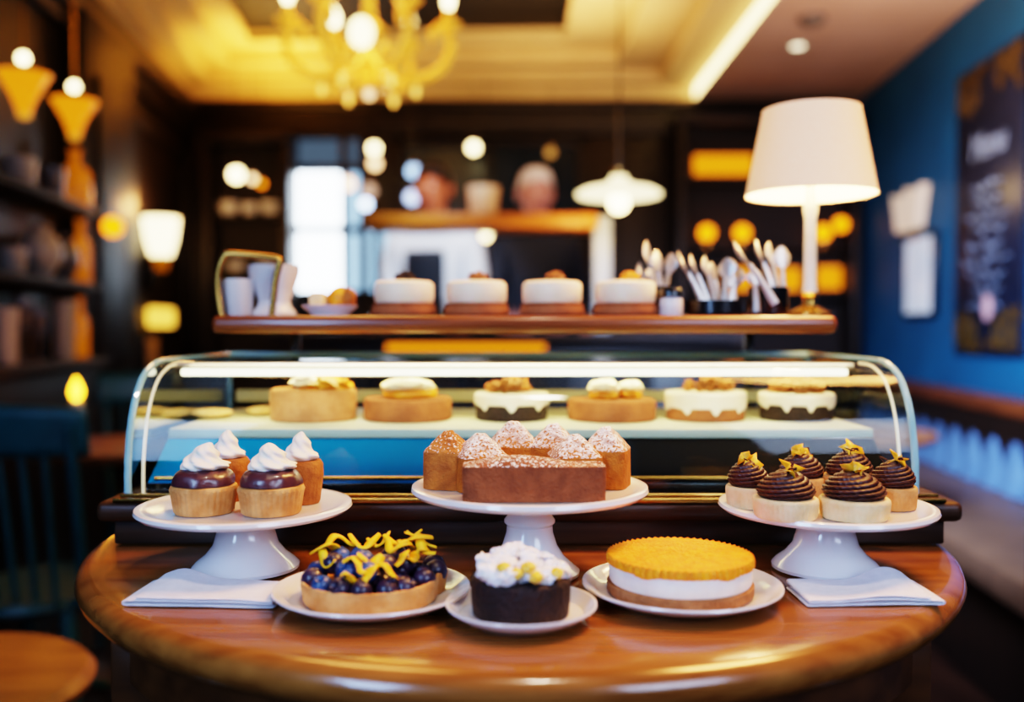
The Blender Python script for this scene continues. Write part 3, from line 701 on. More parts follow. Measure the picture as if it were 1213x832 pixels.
for k in range(6):
    a = 2 * PI * k / 6 + .1; ca, sa_ = math.cos(a), math.sin(a)
    def P(r, z): return (r * ca, r * sa_, z)
    arm = MB().tube([P(.02, -.07), P(.1, -.15), P(.2, -.175), P(.31, -.12), P(.35, -.02), P(.31, .05), P(.27, .03), P(.275, -.01)], [.022, .021, .02, .018, .015, .010], 10, 6).tube([P(.1, -.15), P(.12, -.08), P(.17, -.07), P(.185, -.11)], .009, 8, 6).build('arm', M_gold, cdl)
    MB().lathe([(0, .0), (.014, .0), (.05, .03), (.055, .04), (.02, .03), (.016, .10), (0, .1)], 18, P(.34, .03)).build('candle_cup', M_gold, arm)
    MB().lathe([(0, 0), (.016, .01), (.024, .04), (.015, .075), (0, .10)], 14, P(.34, .13)).build('bulb', E_warm, arm)
    for z, r in ((-.2, .2), (-.005, .35)): inst('crystal_drop', me_drop, arm, P(r, z))
light('chandelier_glow', 'POINT', q + Vector((0, 0, .25)), 9, '#ffb050', .2)
light('chandelier_glow_low', 'POINT', q + Vector((0, 0, -.3)), 4, '#ffb860', .15)
# detector and downlight on the soffit
sd = thing('smoke_detector', at(962, 24, 4.69), 'round grey smoke detector on the plain ceiling', 'detector'); sd.location.z = ZS
MB().lathe([(0, 0), (.07, 0), (.068, -.02), (.045, -.04), (0, -.042)], 28).build('housing', mat('grey plastic', '#6a625e', .5, var='#5e5652'), sd)
dl = thing('downlight', (at(945, 57, 5.16).x, 5.16, ZS), 'small lit round downlight in the plain ceiling', 'light')
MB().lathe([(.035, -.002), (.05, -.006), (.06, -.004), (.06, 0), (.035, 0)], 28).build('bezel', M_steel, dl)
MB().lathe([(0, -.004), (.035, -.004), (.035, -.001), (0, -.001)], 24).build('lens', emat('lens', '#ffe8c0', 3), dl)

# ================================================================== the round table
TX, TY, TR = .0085, 1.147, .5
tb = thing('round_table', (TX, TY, 0), 'large round polished wood table carrying the cakes and display case', 'table')
MB().lathe([(0, T-.042), (TR-.06, T-.042), (TR-.03, T-.040), (TR-.012, T-.034), (TR-.003, T-.024), (TR, T-.016), (TR-.003, T-.007), (TR-.010, T-.0015), (TR-.016, T), (TR-.05, T), (TR-.2, T), (0, T)], 128).build('tabletop', M_table, tb, ang=60)
MB().lathe([(TR-.055, T-.10), (TR-.05, T-.10), (TR-.035, T-.085), (TR-.035, T-.042), (TR-.06, T-.042)], 96).build('apron', M_tedge, tb)
for sx, sy in ((-1, -1), (1, -1), (-1, 1), (1, 1)):
    MB().lathe([(0, T-.165), (.02, T-.165), (.026, T-.175), (.02, T-.185), (.03, T-.20), (.018, T-.22), (.028, T-.32), (.03, T-.42), (.018, T-.55), (.03, T-.57), (.018, T-.60), (.022, .08), (.028, .05), (.02, 0), (0, 0)], 24, (sx*.36, sy*.262, 0)).box((sx*.36, sy*.262, T-.105), (.05, .05, .122), .004).build('leg', M_tedge, tb)

# ================================================================== the display case
CXC = X(618, 1.05); HW = .452; PT = T + .054
dc = thing('display_case', (CXC, 1.25, T), 'curved glass pastry display case on a dark wood plinth', 'display case')
def L(x, y, z): return (x, y - 1.25, z - T)           # case coordinates
ofs = X(627, 1.05) - CXC
pln = MB().box(L(ofs, 1.255, T + .016), (.945, .41, .030), .003).box(L(ofs, 1.25, T + .0415), (.97, .44, .023), .008, seg=3).build('plinth', M_plinth, dc)
MB().box(L(ofs, 1.034, T + .0545), (.93, .008, .005), .0012).box(L(ofs, 1.052, T + .056), (.93, .006, .006), .0012).build('brass_trim', M_brass, pln)
prof = catmull([(0, 1.062, PT), (0, 1.064, T + .10), (0, 1.078, T + .15), (0, 1.106, T + .186), (0, 1.145, T + .203), (0, 1.19, T + .206)], 6)
prof += [Vector((0, 1.30, T + .206)), Vector((0, 1.45, T + .206))]
def sweep(mb, hw, th):
    n = len(prof); nor = []
    for i in range(n):
        d = (prof[min(i+1, n-1)] - prof[max(i-1, 0)]).normalized(); nor.append(Vector((0, -d.z, d.y)))
    for i in range(n - 1):
        a0, a1 = prof[i], prof[i+1]; b0, b1 = a0 - nor[i] * th, a1 - nor[i+1] * th
        def q(p, x): return L(x, p.y, p.z)
        mb.quad(q(a0, -hw), q(a0, hw), q(a1, hw), q(a1, -hw)); mb.quad(q(b0, hw), q(b0, -hw), q(b1, -hw), q(b1, hw))
    return mb
sweep(MB(), HW, .005).build('front_glass', M_pane, dc, ang=60)
for sx in (-1, 1):
    mb = MB(); poly = [(p.y - 1.25, p.z - T) for p in prof] + [(.2, PT - T)]
    xx = sx * (HW - .002)
    for x in (xx - .002, xx + .002):
        mb.bm.faces.new([mb.bm.verts.new((x, y, z)) for y, z in poly])
    sg = mb.build('side_glass', M_pane, dc)
    MB().tube([L(sx * HW, p.y, p.z) for p in prof], .0042, 8).build('glass_edge', M_edge, sg)
    MB().tube([L(sx * (HW - .016), p.y + .004, p.z - .004) for p in prof[:-2]], .002, 6).build('inner_edge', M_inneredge, sg)
    MB().box(L(sx * HW, 1.45, (PT + T + .206) / 2), (.007, .007, .152), .002).build('rear_edge', M_edge, sg)
MB().tube([L(-HW, 1.45, T + .206), L(HW, 1.45, T + .206)], .004, 8).build('top_edge', M_edge, dc)
SZ = at(600, 508, 1.15).z       # shelf surface
MB().box(L(0, 1.295, SZ - .006), (.876, .29, .012), .002).build('inner_shelf', mat('lit cream shelf', '#e6e8cc', .4, var='#dde0c0', vscale=6), dc)
# sloping front panel; colour ramp paints a blue window reflection fading to navy
Mp = mat('panel with painted reflection', '#0a4f7c', .6, spec=.04)
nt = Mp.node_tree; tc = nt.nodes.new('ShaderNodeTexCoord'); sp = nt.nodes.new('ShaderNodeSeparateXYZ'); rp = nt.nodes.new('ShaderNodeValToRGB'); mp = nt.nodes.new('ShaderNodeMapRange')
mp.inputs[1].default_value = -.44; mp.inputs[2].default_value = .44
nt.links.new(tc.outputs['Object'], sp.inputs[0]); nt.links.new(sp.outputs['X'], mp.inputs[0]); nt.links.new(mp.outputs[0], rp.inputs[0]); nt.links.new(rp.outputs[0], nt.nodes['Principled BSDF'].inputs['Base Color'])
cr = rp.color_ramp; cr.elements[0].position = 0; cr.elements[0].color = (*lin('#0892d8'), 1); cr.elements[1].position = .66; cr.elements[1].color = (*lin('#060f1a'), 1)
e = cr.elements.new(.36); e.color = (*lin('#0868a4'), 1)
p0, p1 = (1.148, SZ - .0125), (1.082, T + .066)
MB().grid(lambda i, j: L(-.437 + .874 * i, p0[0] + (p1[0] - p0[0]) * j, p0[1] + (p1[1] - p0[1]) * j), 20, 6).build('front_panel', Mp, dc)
MB().box(L(0, 1.25, T + .060), (.876, .34, .012), .001).build('case_floor', M_black, dc)
MB().tube([L(-.43, 1.085, T + .071), L(.43, 1.085, T + .071)], .0022, 8).build('lower_rod', M_brass, dc)
MB().box(L(0, 1.435, (PT + SZ) / 2), (.876, .01, SZ - PT - .02), .001).build('rear_panel', M_black, dc)
MB().box(L(0, 1.436, SZ + .020), (.876, .008, .018), .002).build('back_rail', mat('cream rail', '#d8d2a8', .4, var='#ccc598'), dc)
zl_ = at(600, 441, 1.18).z
MB().box(L(-.008, 1.18, zl_), (.846, .012, .009), .003).build('light_tube', E_led, dc)
MB().box(L(-.008, 1.184, zl_ + .009), (.86, .02, .006), .001).build('light_holder', M_steel, dc)
light('case_light', 'AREA', (CXC, 1.262, zl_ + .006), 1.3, '#ffd890', .84, (CXC, 1.262, T), sy=.015)
light('case_front_light', 'AREA', (CXC, 1.16, zl_ + .008), .55, '#ffe2ac', .84, (CXC, 1.262, SZ + .03), sy=.01, spread=90)

# ---- pastries in the case
M_walnut_me = [mesh_of(MB().blob((0, 0, 0), (.0085, .0065, .0055), .6, 2.2, k, 3), 'walnut', M_nut) for k in range(3)]
def scatter_nuts(t, z, rad, n, seed, name='walnut', sc=1.0):
    r2 = random.Random(seed)
    for k in range(n):
        a = r2.random() * 2 * PI; rr = rad * math.sqrt(r2.random()); lift = .010 * (1 - rr / rad) + .003 * r2.random()
        inst(name, M_walnut_me[k % 3], t, (rr * math.cos(a), rr * math.sin(a) * .8, z + .004 + lift), (r2.random() * 3, r2.random() * 3, r2.random() * 3), sc * r2.uniform(.85, 1.25))
def drip_icing(r, zt, zl0, amp, n, ph=0):
    def f(u, t):
        dr = zl0 - amp * max(0, math.sin(n * u + ph) + .45 * math.sin(2.3 * n * u + 1 + ph)) ** 1.0
        if t < .35: q = t / .35; return (r * q * .93, zt + .002)
        if t < .55: q = (t - .35) / .2; return (r * (.93 + .09 * math.sin(q * PI / 2)), zt + .002 - .005 * (1 - math.cos(q * PI / 2)))
        if t < .95: q = (t - .55) / .4; return (r * 1.02, zt - .003 + (dr - zt + .003) * q)
        return (r * .985, dr - .001)
    return MB().rev(f, 160, 22)
def disc(r, h, lip=.004, z=0): return [(0, z), (r - lip * .5, z), (r, z + lip * .6), (r, z + h - lip), (r - lip * .4, z + h - lip * .3), (r - lip, z + h), (0, z + h)]
GC = 'cakes on the lit shelf inside the case'
dcak = 1.268
def cx(px): return (X(px, dcak), dcak, SZ + .0005)
t = thing('cake', cx(371), 'tall tan cake with a yellow cream topping inside the case, nearest the cookies', 'cake', GC)
MB().lathe(disc(.058, .042), 64).build('sponge', mat('tan sponge', '#b9825a', .85, var='#a26c46', vscale=60, bump=.4, bscale=200), t)
MB().blob((.018, -.008, .045), (.034, .03, .014), .5, 3, 1).blob((.03, -.015, .042), (.02, .018, .010), .5, 3, 4).build('candied_topping', M_caramel, t)
MB().blob((-.008, -.006, .050), (.022, .022, .010), .4, 3, 2).build('cream', M_cream, t)
t = thing('cake', cx(483), 'flat brown tart topped by a smaller cream cake, second in the case', 'cake', GC)
MB().lathe(disc(.060, .030), 64).build('tart_base', M_sponge, t)
MB().lathe(disc(.037, .012, z=.0302), 48, (0.003, 0, 0)).build('small_cake', M_caramel, t)
MB().blob((.0, -.002, .046), (.037, .036, .010), .3, 2.5, 3).build('cream', M_cream, t)
t = thing('cake', cx(606), 'dark chocolate cake with white drips and walnuts, third in the case', 'cake', GC)
MB().lathe(disc(.049, .034), 64).build('sponge', M_brownie, t); drip_icing(.050, .0345, .022, .006, 7).build('icing', M_icing, t); scatter_nuts(t, .037, .032, 16, 5)
t = thing('cake', cx(725), 'flat brown tart with two cream meringues, fourth in the case', 'cake', GC)
MB().lathe(disc(.060, .028), 64).build('tart_base', M_sponge, t)
for x, y, s_ in ((-.012, -.005, 1), (.026, .004, .8)):
    MB().lathe(disc(.020 * s_, .012, z=.0282), 32, (x, y, 0)).build('cake_piece', M_caramel, t)
    MB().blob((x, y, .044), (.021 * s_, .021 * s_, .011 * s_), .3, 2.5, 5).build('cream', M_cream, t)
t = thing('cake', cx(836), 'brown cake with thick white icing and walnuts, fifth in the case', 'cake', GC)
MB().lathe(disc(.053, .036), 64).build('sponge', M_sponge, t); drip_icing(.054, .0365, .018, .006, 8, 1).build('icing', M_icing, t); scatter_nuts(t, .039, .036, 18, 8)
t = thing('cake', cx(944), 'dark cake with white drips and a heap of nuts, last in the case', 'cake', GC)
MB().lathe(disc(.049, .034), 64).build('sponge', M_brownie, t); drip_icing(.050, .0345, .022, .006, 9, 2).build('icing', M_icing, t); scatter_nuts(t, .037, .034, 26, 11, sc=1.1)
for p, r, l in ((250, .029, 'pale oval cookie lying in the case, farthest from the cakes'), (302, .024, 'pale oval cookie lying in the case, next to the tall tan cake')):
    tag(MB().rev(lambda u, t: (r * math.sin(PI * t) ** .6 * (1.0), .006 - .006 * math.cos(PI * t)), 40, 10).build('cookie', M_crustpale, loc=(X(p, 1.29), 1.29 + (.04 if p > 270 else 0), SZ + .0005)), l, 'cookie', 'cookies inside the case')

# ================================================================== the upper shelf
BZ = at(600, 374, 1.25).z
us = thing('upper_shelf', (X(621, 1.25), 1.36, T), 'long wooden shelf board standing above the display case', 'shelf')
MB().box((0, 0, BZ - .012 - T), (W(737, 1.25), .25, .024), .009, seg=3).build('board', M_board, us)
for sx in (-1, 1): MB().box((sx * .36 - us.location.x * 0, .118, (BZ - .024 - T) / 2), (.014, .014, BZ - .024 - T), .003).build('post', M_black, us)
bd = 1.33
def bx_(px, d=bd): return Vector((X(px, d), d, BZ + .0005))
GU = 'cream topped cakes on the upper shelf'
topmats = [M_brownie, M_nut, M_nut, M_caramel]
labs = ['cream cake with a dark topper on the upper shelf, closest to the saucer', 'cream cake with a walnut on the upper shelf, second from the saucer', 'cream cake with a walnut on the upper shelf, third from the saucer', 'cream cake with an amber topper on the upper shelf, beside the jar']
for p, l, m, sd_ in zip((479, 565, 654, 741), labs, topmats, range(4)):
    t = thing('cream_cake', bx_(p), l, 'cake', GU)
    MB().lathe([(0, 0), (.043, 0), (.0465, .003), (.047, .008), (.044, .0135), (.045, .017), (.04, .0185), (0, .0185)], 56).build('base', M_sponge, t)
    MB().lathe([(0, .0186), (.040, .0186), (.0425, .023), (.0425, .041), (.0415, .046), (.037, .0495), (.02, .051), (0, .0512)], 56).build('cream', M_ivory, t)
    MB().blob((0.002 * sd_, 0, .056), (.013, .010, .0075), .5, 2, sd_).blob((.008, 0, .054), (.008, .008, .006), .5, 2, sd_ + 4).build('topper', m, t)
def mug(loc, r, h, label, pr=None):
    t = thing('mug', loc, label, 'cup'); MB().lathe(pr or tumbler(r, h), 36).build('body', M_china2, t); return t
mug(bx_(282, 1.32), .0235, .052, 'small white cup at the end of the upper shelf')
mug(bx_(325, 1.34), .037, .073, 'flared white footed tumbler on the upper shelf', [(0, 0), (.032, 0), (.032, .004), (.024, .014), (.0225, .022), (.030, .042), (.036, .06), (.037, .073), (.034, .073), (.032, .058), (.02, .03), (0, .025)])
t = thing('brass_handle', bx_(300, 1.29), 'bent brass rod frame arching over the white cups', 'handle')
def hp(px, py): v = at(px, py, 1.29); return (v.x - t.location.x, 0, v.z - t.location.z)
MB().tube([hp(262, 374.5), hp(258, 345), hp(259, 322), hp(266, 304), hp(274, 301), hp(300, 303), hp(326, 306), hp(331, 311), hp(326, 335), hp(322, 374.5)], .0048, 10, 6).build('rod', M_brass, t)
t = thing('saucer', bx_(391, 1.33), 'small white saucer with pastries on the upper shelf', 'plate')
MB().lathe([(0, 0), (.026, 0), (.027, .003), (.039, .013), (.040, .015), (.038, .015), (.026, .006), (0, .005)], 40).build('dish', M_china, t)
gp = 'pastries on the small saucer'; sl = bx_(391, 1.33)
o = tag(MB().box((0, 0, .0145), (.024, .03, .028), .007, seg=3).build('pastry', M_crustpale, loc=sl + Vector((-.0165, 0, .0055))), 'pale square pastry on the small saucer', 'pastry', gp)
o = tag(MB().blob((0, 0, .018), (.0145, .019, .0185), .25, 2, 2).build('pastry', M_caramel, loc=sl + Vector((.011, .004, .0055)), rotz=.2), 'golden bun on the saucer, next to the pale pastry', 'pastry', gp)
o = tag(MB().blob((0, 0, .016), (.010, .016, .0165), .25, 2, 6).build('pastry', M_bake, loc=sl + Vector((.0275, -.002, .009)), rotz=.2), 'browner bun at the rim of the saucer', 'pastry', gp)
t = thing('jar', bx_(795, 1.31), 'small white jar with a black lid on the upper shelf', 'jar')
MB().lathe([(0, 0), (.015, 0), (.016, .003), (.016, .022), (.014, .026), (0, .026)], 28).build('body', M_china2, t)
MB().lathe([(0, .026), (.0165, .026), (.0165, .036), (.015, .038), (0, .038)], 28).build('lid', M_black, t)
def pot(px, d, r, h, label):
    t = thing('cutlery_pot', bx_(px, d), label, 'pot')
    MB().lathe([(0, 0), (r * .92, 0), (r, .004), (r, h), (r * .94, h), (r * .93, .005), (0, .004)], 40).build('bowl', M_black, t); return t
pot(848, 1.34, .045, .022, 'low wide black pot full of spoons on the upper shelf')
pot(910, 1.355, .029, .042, 'deep black pot of spoons beside the lamp stem')
pot(775, 1.40, .03, .045, 'dark pot of spoons behind the amber topped cake')
def spoon(px0, py0, px1, py1, d, label, group, w=1.0, wood_=False):
    a, b = at(px0, py0, d), at(px1, py1, d + .008); a.z = max(a.z, BZ + .006)
    ax = (b - a); ln = ax.length; zq = ax.normalized(); q = zq.to_track_quat('Z', 'Y').to_matrix()
    mb = MB(); bl_ = min(.05, ln * .42) ; bw_ = .0118 * w
    mb.tube([(0, 0, 0), (0, .001, ln * .3), (0, 0, ln - bl_ * .9)], [.006, .0046, .0034], 8, 4)
    mb.rev(lambda u, tt: (bw_ * math.sin(PI * tt) ** .75 * math.cos(u), .0035 * math.sin(PI * tt) * math.sin(u) - .003 * math.sin(PI * tt), ln - bl_ + bl_ * tt), 18, 12)
    bmesh.ops.transform(mb.bm, matrix=q.to_4x4(), verts=mb.bm.verts)
    return tag(mb.build('spoon', M_steel, loc=a), label, 'spoon', group)
g1 = 'spoons in the low wide pot'; l1 = 'steel spoon standing bowl-up in the low wide black pot'
for a_ in ((840, 366, 818, 300), (848, 366, 835, 303), (852, 366, 843, 310), (858, 366, 862, 305), (862, 368, 876, 318), (870, 366, 868, 325), (836, 368, 803, 296)): spoon(*a_, 1.335 + .004 * rnd.randint(0, 3), l1, g1, 1.25)
g2 = 'spoons behind the amber topped cake'; l2 = 'steel spoon in the dark pot behind the amber topped cake'
for a_ in ((778, 364, 766, 284), (772, 364, 758, 310), (784, 364, 778, 296), (780, 364, 771, 315), (786, 364, 795, 299)): spoon(*a_, 1.40, l2, g2, 1.2)
g3 = 'spoons in the deep pot'; l3 = 'steel spoon in the deep black pot beside the lamp'
for a_ in ((918, 358, 896, 283), (922, 358, 911, 286), (928, 358, 926, 292)): spoon(*a_, 1.37, l3, g3, 1.15)
spoon(918, 360, 868, 284, 1.30, 'bright spoon leaning diagonally across the deep black pot', None, 1.1)
spoon(896, 374, 894, 318, 1.315, 'pale spoon standing upright between the two pots', None, 1.0)
# table lamp
tl = thing('table_lamp', bx_(959, 1.38), 'white drum shade table lamp on the upper shelf', 'lamp')
ld_ = 1.38; zsb = at(0, 232, ld_).z - BZ; zst = at(0, 131, ld_).z - BZ; r1, r0 = W(75, ld_), W(56, ld_)
MB().lathe([(0, 0), (.034, 0), (.034, .005), (.022, .010), (.012, .016), (.010, .024), (.014, .030), (.010, .036), (0, .036)], 36).build('base', M_brass, tl)
MB().lathe([(0, .036), (.011, .036), (.0095, .05), (.0085, zsb * .8), (.011, zsb * .9), (.009, zsb * .93), (.006, zsb + .03), (0, zsb + .03)], 24).build('stem', mat('cream enamel stem', '#d8cfc2', .25, var='#ccc2b4', coat=.4), tl)
msd = mat('linen shade', '#e4cdb8', .85, var='#dcc4ae', vscale=90, stretch=(1, 1, 6), emit='#ffb060', es=.55)
MB().lathe([(r1, zsb), (r1 - .0005, zsb + .002), (r0, zst - .002), (r0, zst)], 72).build('shade', msd, tl)
MB().lathe([(r1 - .002, zsb + .001), (r0 - .002, zst - .001)], 72).build('shade_lining', mat('shade lining', '#fff0d4', .8, var='#ffecc8', emit='#ffe4b0', es=3), tl)
MB().ball((0, 0, zsb + .055), (.022, .022, .03)).build('bulb', E_warm, tl)
for a in range(3): MB().tube([(0, 0, zst - .01), (r0 * math.cos(a * 2.094), r0 * math.sin(a * 2.094), zst - .004)], .0012, 6).build('shade_spoke', M_brass, tl)
lp = Vector((tl.location.x, tl.location.y, BZ + zsb + .02))
light('lamp_glow', 'POINT', lp, 5.5, '#ffbe70', .02)

# ================================================================== cake stands, plates and napkins
SD = .945; sLx, sRx, sCx = X(289.5, SD), X(980, SD), X(627.5, .925)
def stand(loc, label):
    t = thing('cake_stand', loc, label, 'cake stand', 'white china cake stands')
    MB().lathe([(0, 0), (.050, 0), (.0535, .002), (.0535, .005), (.049, .010), (.040, .017), (.0325, .027), (.029, .040), (.0275, .052), (.030, .057), (0, .057)], 64).build('foot', M_china, t)
    MB().lathe([(0, .057), (.06, .0565), (.095, .059), (.105, .0615), (.1075, .0645), (.1065, .0675), (.103, .0685), (.098, .0675), (.09, .066), (0, .066)], 96).build('plate', M_china, t)
    return t
sL = stand((sLx, SD, T + .0003), 'white cake stand with cream topped cupcakes')
sR = dup(sL, (sRx, SD, T + .0003), 'white cake stand with chocolate frosted tartlets')
sC = thing('cake_stand', (sCx, .925, T + .0003), 'taller white cake stand with sugar dusted cake pieces', 'cake stand', 'white china cake stands')
MB().lathe([(0, 0), (.046, 0), (.05, .002), (.05, .005), (.044, .010), (.035, .018), (.0275, .030), (.0235, .043), (.023, .050), (.0255, .053), (.0255, .056), (.0225, .060), (.022, .072), (.0245, .079), (0, .079)], 64).build('foot', M_china, sC)
MB().lathe([(0, .079), (.07, .0785), (.105, .081), (.115, .0835), (.118, .087), (.117, .0905), (.114, .0915), (.108, .090), (.1, .0885), (0, .0885)], 96).build('plate', M_china, sC)
PZ = T + .0003 + .0885
# sugar dusted cake pieces
M_sug = sugar_mat('sugared cake', '#b8661a', '#985010', .72)
M_sug2 = sugar_mat('lightly sugared cake', '#b86a28', '#94501c', .1)
M_loaf = sugar_mat('loaf cake', '#8e4c28', '#763c1e', .35)
def cake_piece(px, d, w, dp, h, hp_, rot, m, label, tipx=0):
    """square block of cake whose top rises to a rounded peak"""
    t = thing('cake_piece', (X(px, d), d, PZ + .0005), label, 'cake', 'cake pieces on the middle stand', rot)
    def f(u, q):
        c, s_ = math.cos(u), math.sin(u); k = (abs(c) ** 5 + abs(s_) ** 5) ** (-1 / 5)
        wob = 1 + .03 * noise.noise(Vector((c * 2, s_ * 2, q * 3 + px)))
        if q < .2: r = q / .2; return (r * k * c * w / 2 * .985, r * k * s_ * dp / 2 * .985, 0)
        if q < .5: z = (q - .2) / .3; return (k * c * w / 2 * wob, k * s_ * dp / 2 * wob, h * z)
        z = (q - .5) / .5; rr = 1 - z; kk = k ** (rr ** .5)
        hh = h + (hp_ - h) * (1 - rr ** 1.25) * (1 - .12 * max(0, .2 - rr) / .2)
        return (kk * c * w / 2 * rr * wob + tipx * z, kk * s_ * dp / 2 * rr * wob, hh + .0012 * noise.noise(Vector((c * rr * 6, s_ * rr * 6, px))))
    MB().rev(f, 72, 40).build('crumb', m, t, ang=50); return t
cake_piece(531, .925, .043, .050, .036, .058, R(-12), M_sug2, 'plain golden cake piece at the outer end of the middle stand')
cake_piece(569, .912, .050, .052, .033, .057, R(14), M_sug, 'sugar dusted cake piece right beside the plain one')
cake_piece(608, .967, .054, .048, .036, .064, R(5), M_sug, 'sugar dusted cake piece at the back, behind the loaf centre')
cake_piece(656, .962, .050, .048, .036, .062, R(-8), M_sug, 'sugar dusted cake piece at the back, fourth peak along')
cake_piece(681, .911, .050, .050, .033, .056, R(8), M_sug, 'sugar dusted cake piece just behind the loaf end')
cake_piece(718, .930, .046, .052, .037, .062, R(-16), M_sug, 'most heavily sugared cake piece on the lamp side of the stand')
lf = thing('loaf_cake', (X(632, .868), .858, PZ + .0005), 'long brown loaf cake lying across the front of the middle stand', 'cake', None, R(1))
def loaf(u, q):
    c, s_ = math.cos(u), math.sin(u); k = (abs(c) ** 9 + abs(s_) ** 9) ** (-1 / 9); w, dp, h = .131, .040, .032
    if q < .2: r = q / .2; return (r*k*c*w/2*.985, r*k*s_*dp/2*.97, 0)
    if q < .55: z = (q - .2) / .35; return (k*c*w/2*(1 + .01*z), k*s_*dp/2, h*z)
    z = (q - .55) / .45; rr = 1 - z; x = k*c*w/2*rr
    return (x, k*s_*dp/2*rr, h + .0085 * (1 - rr ** 2.2) * max(0, 1 - ((x + .022) / .06) ** 2))
MB().rev(loaf, 120, 40).build('crumb', M_loaf, lf, ang=50)

# cupcakes with chocolate and cream on the left stand
LZ = T + .0003 + .066 + .0005
def flute(n, a): return lambda u, r, z: 1 + a * abs(math.cos(n * u / 2))
def cream_swirl(r, h, z0, n=7, tip=(0, 0), seed=0):
    def f(u, t):
        if t < .06: return (r * t / .06 * .9 * math.cos(u), r * t / .06 * .9 * math.sin(u), z0)
        q = (t - .06) / .94; rr = r * (.9 + .14 * math.sin(min(q * 4, 1) * PI)) * (1 - q) ** .62 * (1 + .10 * math.sin(6 * q * 2.2 + u))
        rid = 1 + .085 * math.cos(n * (u + 2.6 * q)) * (1 - q * .6)
        if q > .97: rid = 1
        bend = q ** 4
        return (rr * rid * math.cos(u) + tip[0] * bend, rr * rid * math.sin(u) + tip[1] * bend, z0 + h * q ** .9)
    return MB().rev(f, 84, 46)
GL = 'cupcakes on the cream stand'
for p, d, l, sd_, tp in ((240, .908, 'chocolate glazed cupcake with a leaning cream swirl, outer front of the stand', 1, (.006, 0)), (320, .905, 'chocolate glazed cupcake with upright cream swirl, nearest the berry tart', 2, (-.002, 0))):
    t = thing('cupcake', (X(p, d), d, LZ), l, 'cupcake', GL)
    MB().lathe([(0, 0), (.027, 0), (.0278, .002), (.0305, .020), (.0315, .0235), (.0312, .0265), (.029, .0275), (0, .0275)], 128, mod=lambda u, r, z: 1 + (.034 * abs(math.cos(16 * u)) if .001 < z < .024 and r > .02 else 0)).build('crust', M_crust, t)
    MB().rev(lambda u, q: ((.0298 * math.cos(PI / 2 * max(0, q - .15) / .85) ** .55 * (1 + .05 * noise.noise(Vector((math.cos(u) * 2.5, math.sin(u) * 2.5, q * 3 + sd_)))) if q > .15 else .0298 * q / .15), .0272 + (.0 if q < .15 else .0175 * math.sin(PI / 2 * (q - .15) / .85) ** .8)), 64, 24).build('chocolate', M_choc, t)
    cream_swirl(.0235, .0255, .043, 7, tp, sd_).build('cream_swirl', M_cream, t)
for p, d, l in ((268, .975, 'brown muffin with a cream swirl behind the outer cupcake'), (355, .958, 'tall brown muffin with pointed cream swirl near the stand edge')):
    t = thing('cupcake', (X(p, d), d, LZ), l, 'cupcake', GL)
    MB().lathe([(0, 0), (.019, 0), (.0195, .002), (.0225, .026), (.0235, .028), (.0232, .040), (.0205, .044), (0, .045)], 96, mod=lambda u, r, z: 1 + (.03 * abs(math.cos(14 * u)) if .001 < z < .027 and r > .01 else 0)).build('muffin', M_bake, t)
    cream_swirl(.0178, .029, .0445, 6, (.001, 0)).build('cream_swirl', M_cream, t)
# chocolate tartlets on the right stand
GR = 'chocolate tartlets on the right-hand stand'
def frosting(r, h, z0, seed):
    def f(u, t):
        if t < .05: q = t / .05; return (r * q * .95 * math.cos(u), r * q * .95 * math.sin(u), z0)
        q = (t - .05) / .95; turn = 6.5 * q - 4 * u / (2 * PI)
        rid = abs(math.sin(PI * turn)) ** .7
        rr = r * (.86 + .14 * math.sin(min(q * 3, 1) * PI / 2)) * (1 - q ** 1.9) ** .62 * (.94 + .085 * rid)
        fine = 1 + .02 * math.cos(22 * u + 30 * q)
        return (rr * fine * math.cos(u) + .003 * q * math.cos(seed), rr * fine * math.sin(u) + .003 * q * math.sin(seed), z0 + h * q + .0012 * rid)
    return MB().rev(f, 96, 70)
def flake(seed):
    r2 = random.Random(seed); mb = MB(); n = 9
    c = mb.bm.verts.new((0, 0, .001)); ring_ = []
    for k in range(n):
        a = 2 * PI * k / n; rr = .0105 * (1.15 if k % 2 == 0 else .55) * r2.uniform(.8, 1.2)
        ring_.append(mb.bm.verts.new((rr * math.cos(a), rr * math.sin(a), .005 * r2.random() + .003 * (k % 2))))
    for k in range(n): mb.bm.faces.new((c, ring_[k], ring_[(k + 1) % n]))
    o = mb.build('gold_flake', mat('gold leaf flake', '#e8b030', .35, var='#d08c18', vscale=150, sss=.1)); md = o.modifiers.new('s', 'SOLIDIFY'); md.thickness = .0009; return o
def tartlet(p, d, r, h, label, seed, pale=True):
    t = thing('tartlet', (X(p, d), d, LZ), label, 'tartlet', GR)
    MB().lathe([(0, 0), (r * .91, 0), (r * .93, .0015), (r * .99, h - .004), (r, h - .0015), (r * .96, h), (0, h)], 144, mod=lambda u, r_, z: 1 + (.028 * abs(math.cos(20 * u)) if .001 < z < h - .002 and r_ > r * .5 else 0)).build('pastry_shell', M_crustpale if pale else M_crust, t)
    frosting(r * .93, .0255, h, seed).build('frosting', M_frost, t)
    for k in range(2):
        g = flake(seed * 3 + k); g.parent = t; g.location = ((-.002 + .006 * k) + .003 * math.cos(seed), -.006 + .004 * k, h + .0265 - .004 * k); g.rotation_euler = (R(55 - 20 * k), R(20 * k - 10), seed * 1.3 + k * 2)
    r2 = random.Random(seed)
    mb = MB()
    for k in range(3):
        a = r2.random() * 6.28; mb.tube([(.006*math.cos(a), .006*math.sin(a), h + .022), (.012*math.cos(a), .01*math.sin(a), h + .029), (.010*math.cos(a + .8), .012*math.sin(a + .8), h + .027)], .0009, 6, 5, flat=.5)
    mb.build('chocolate_curl', M_frost, t)
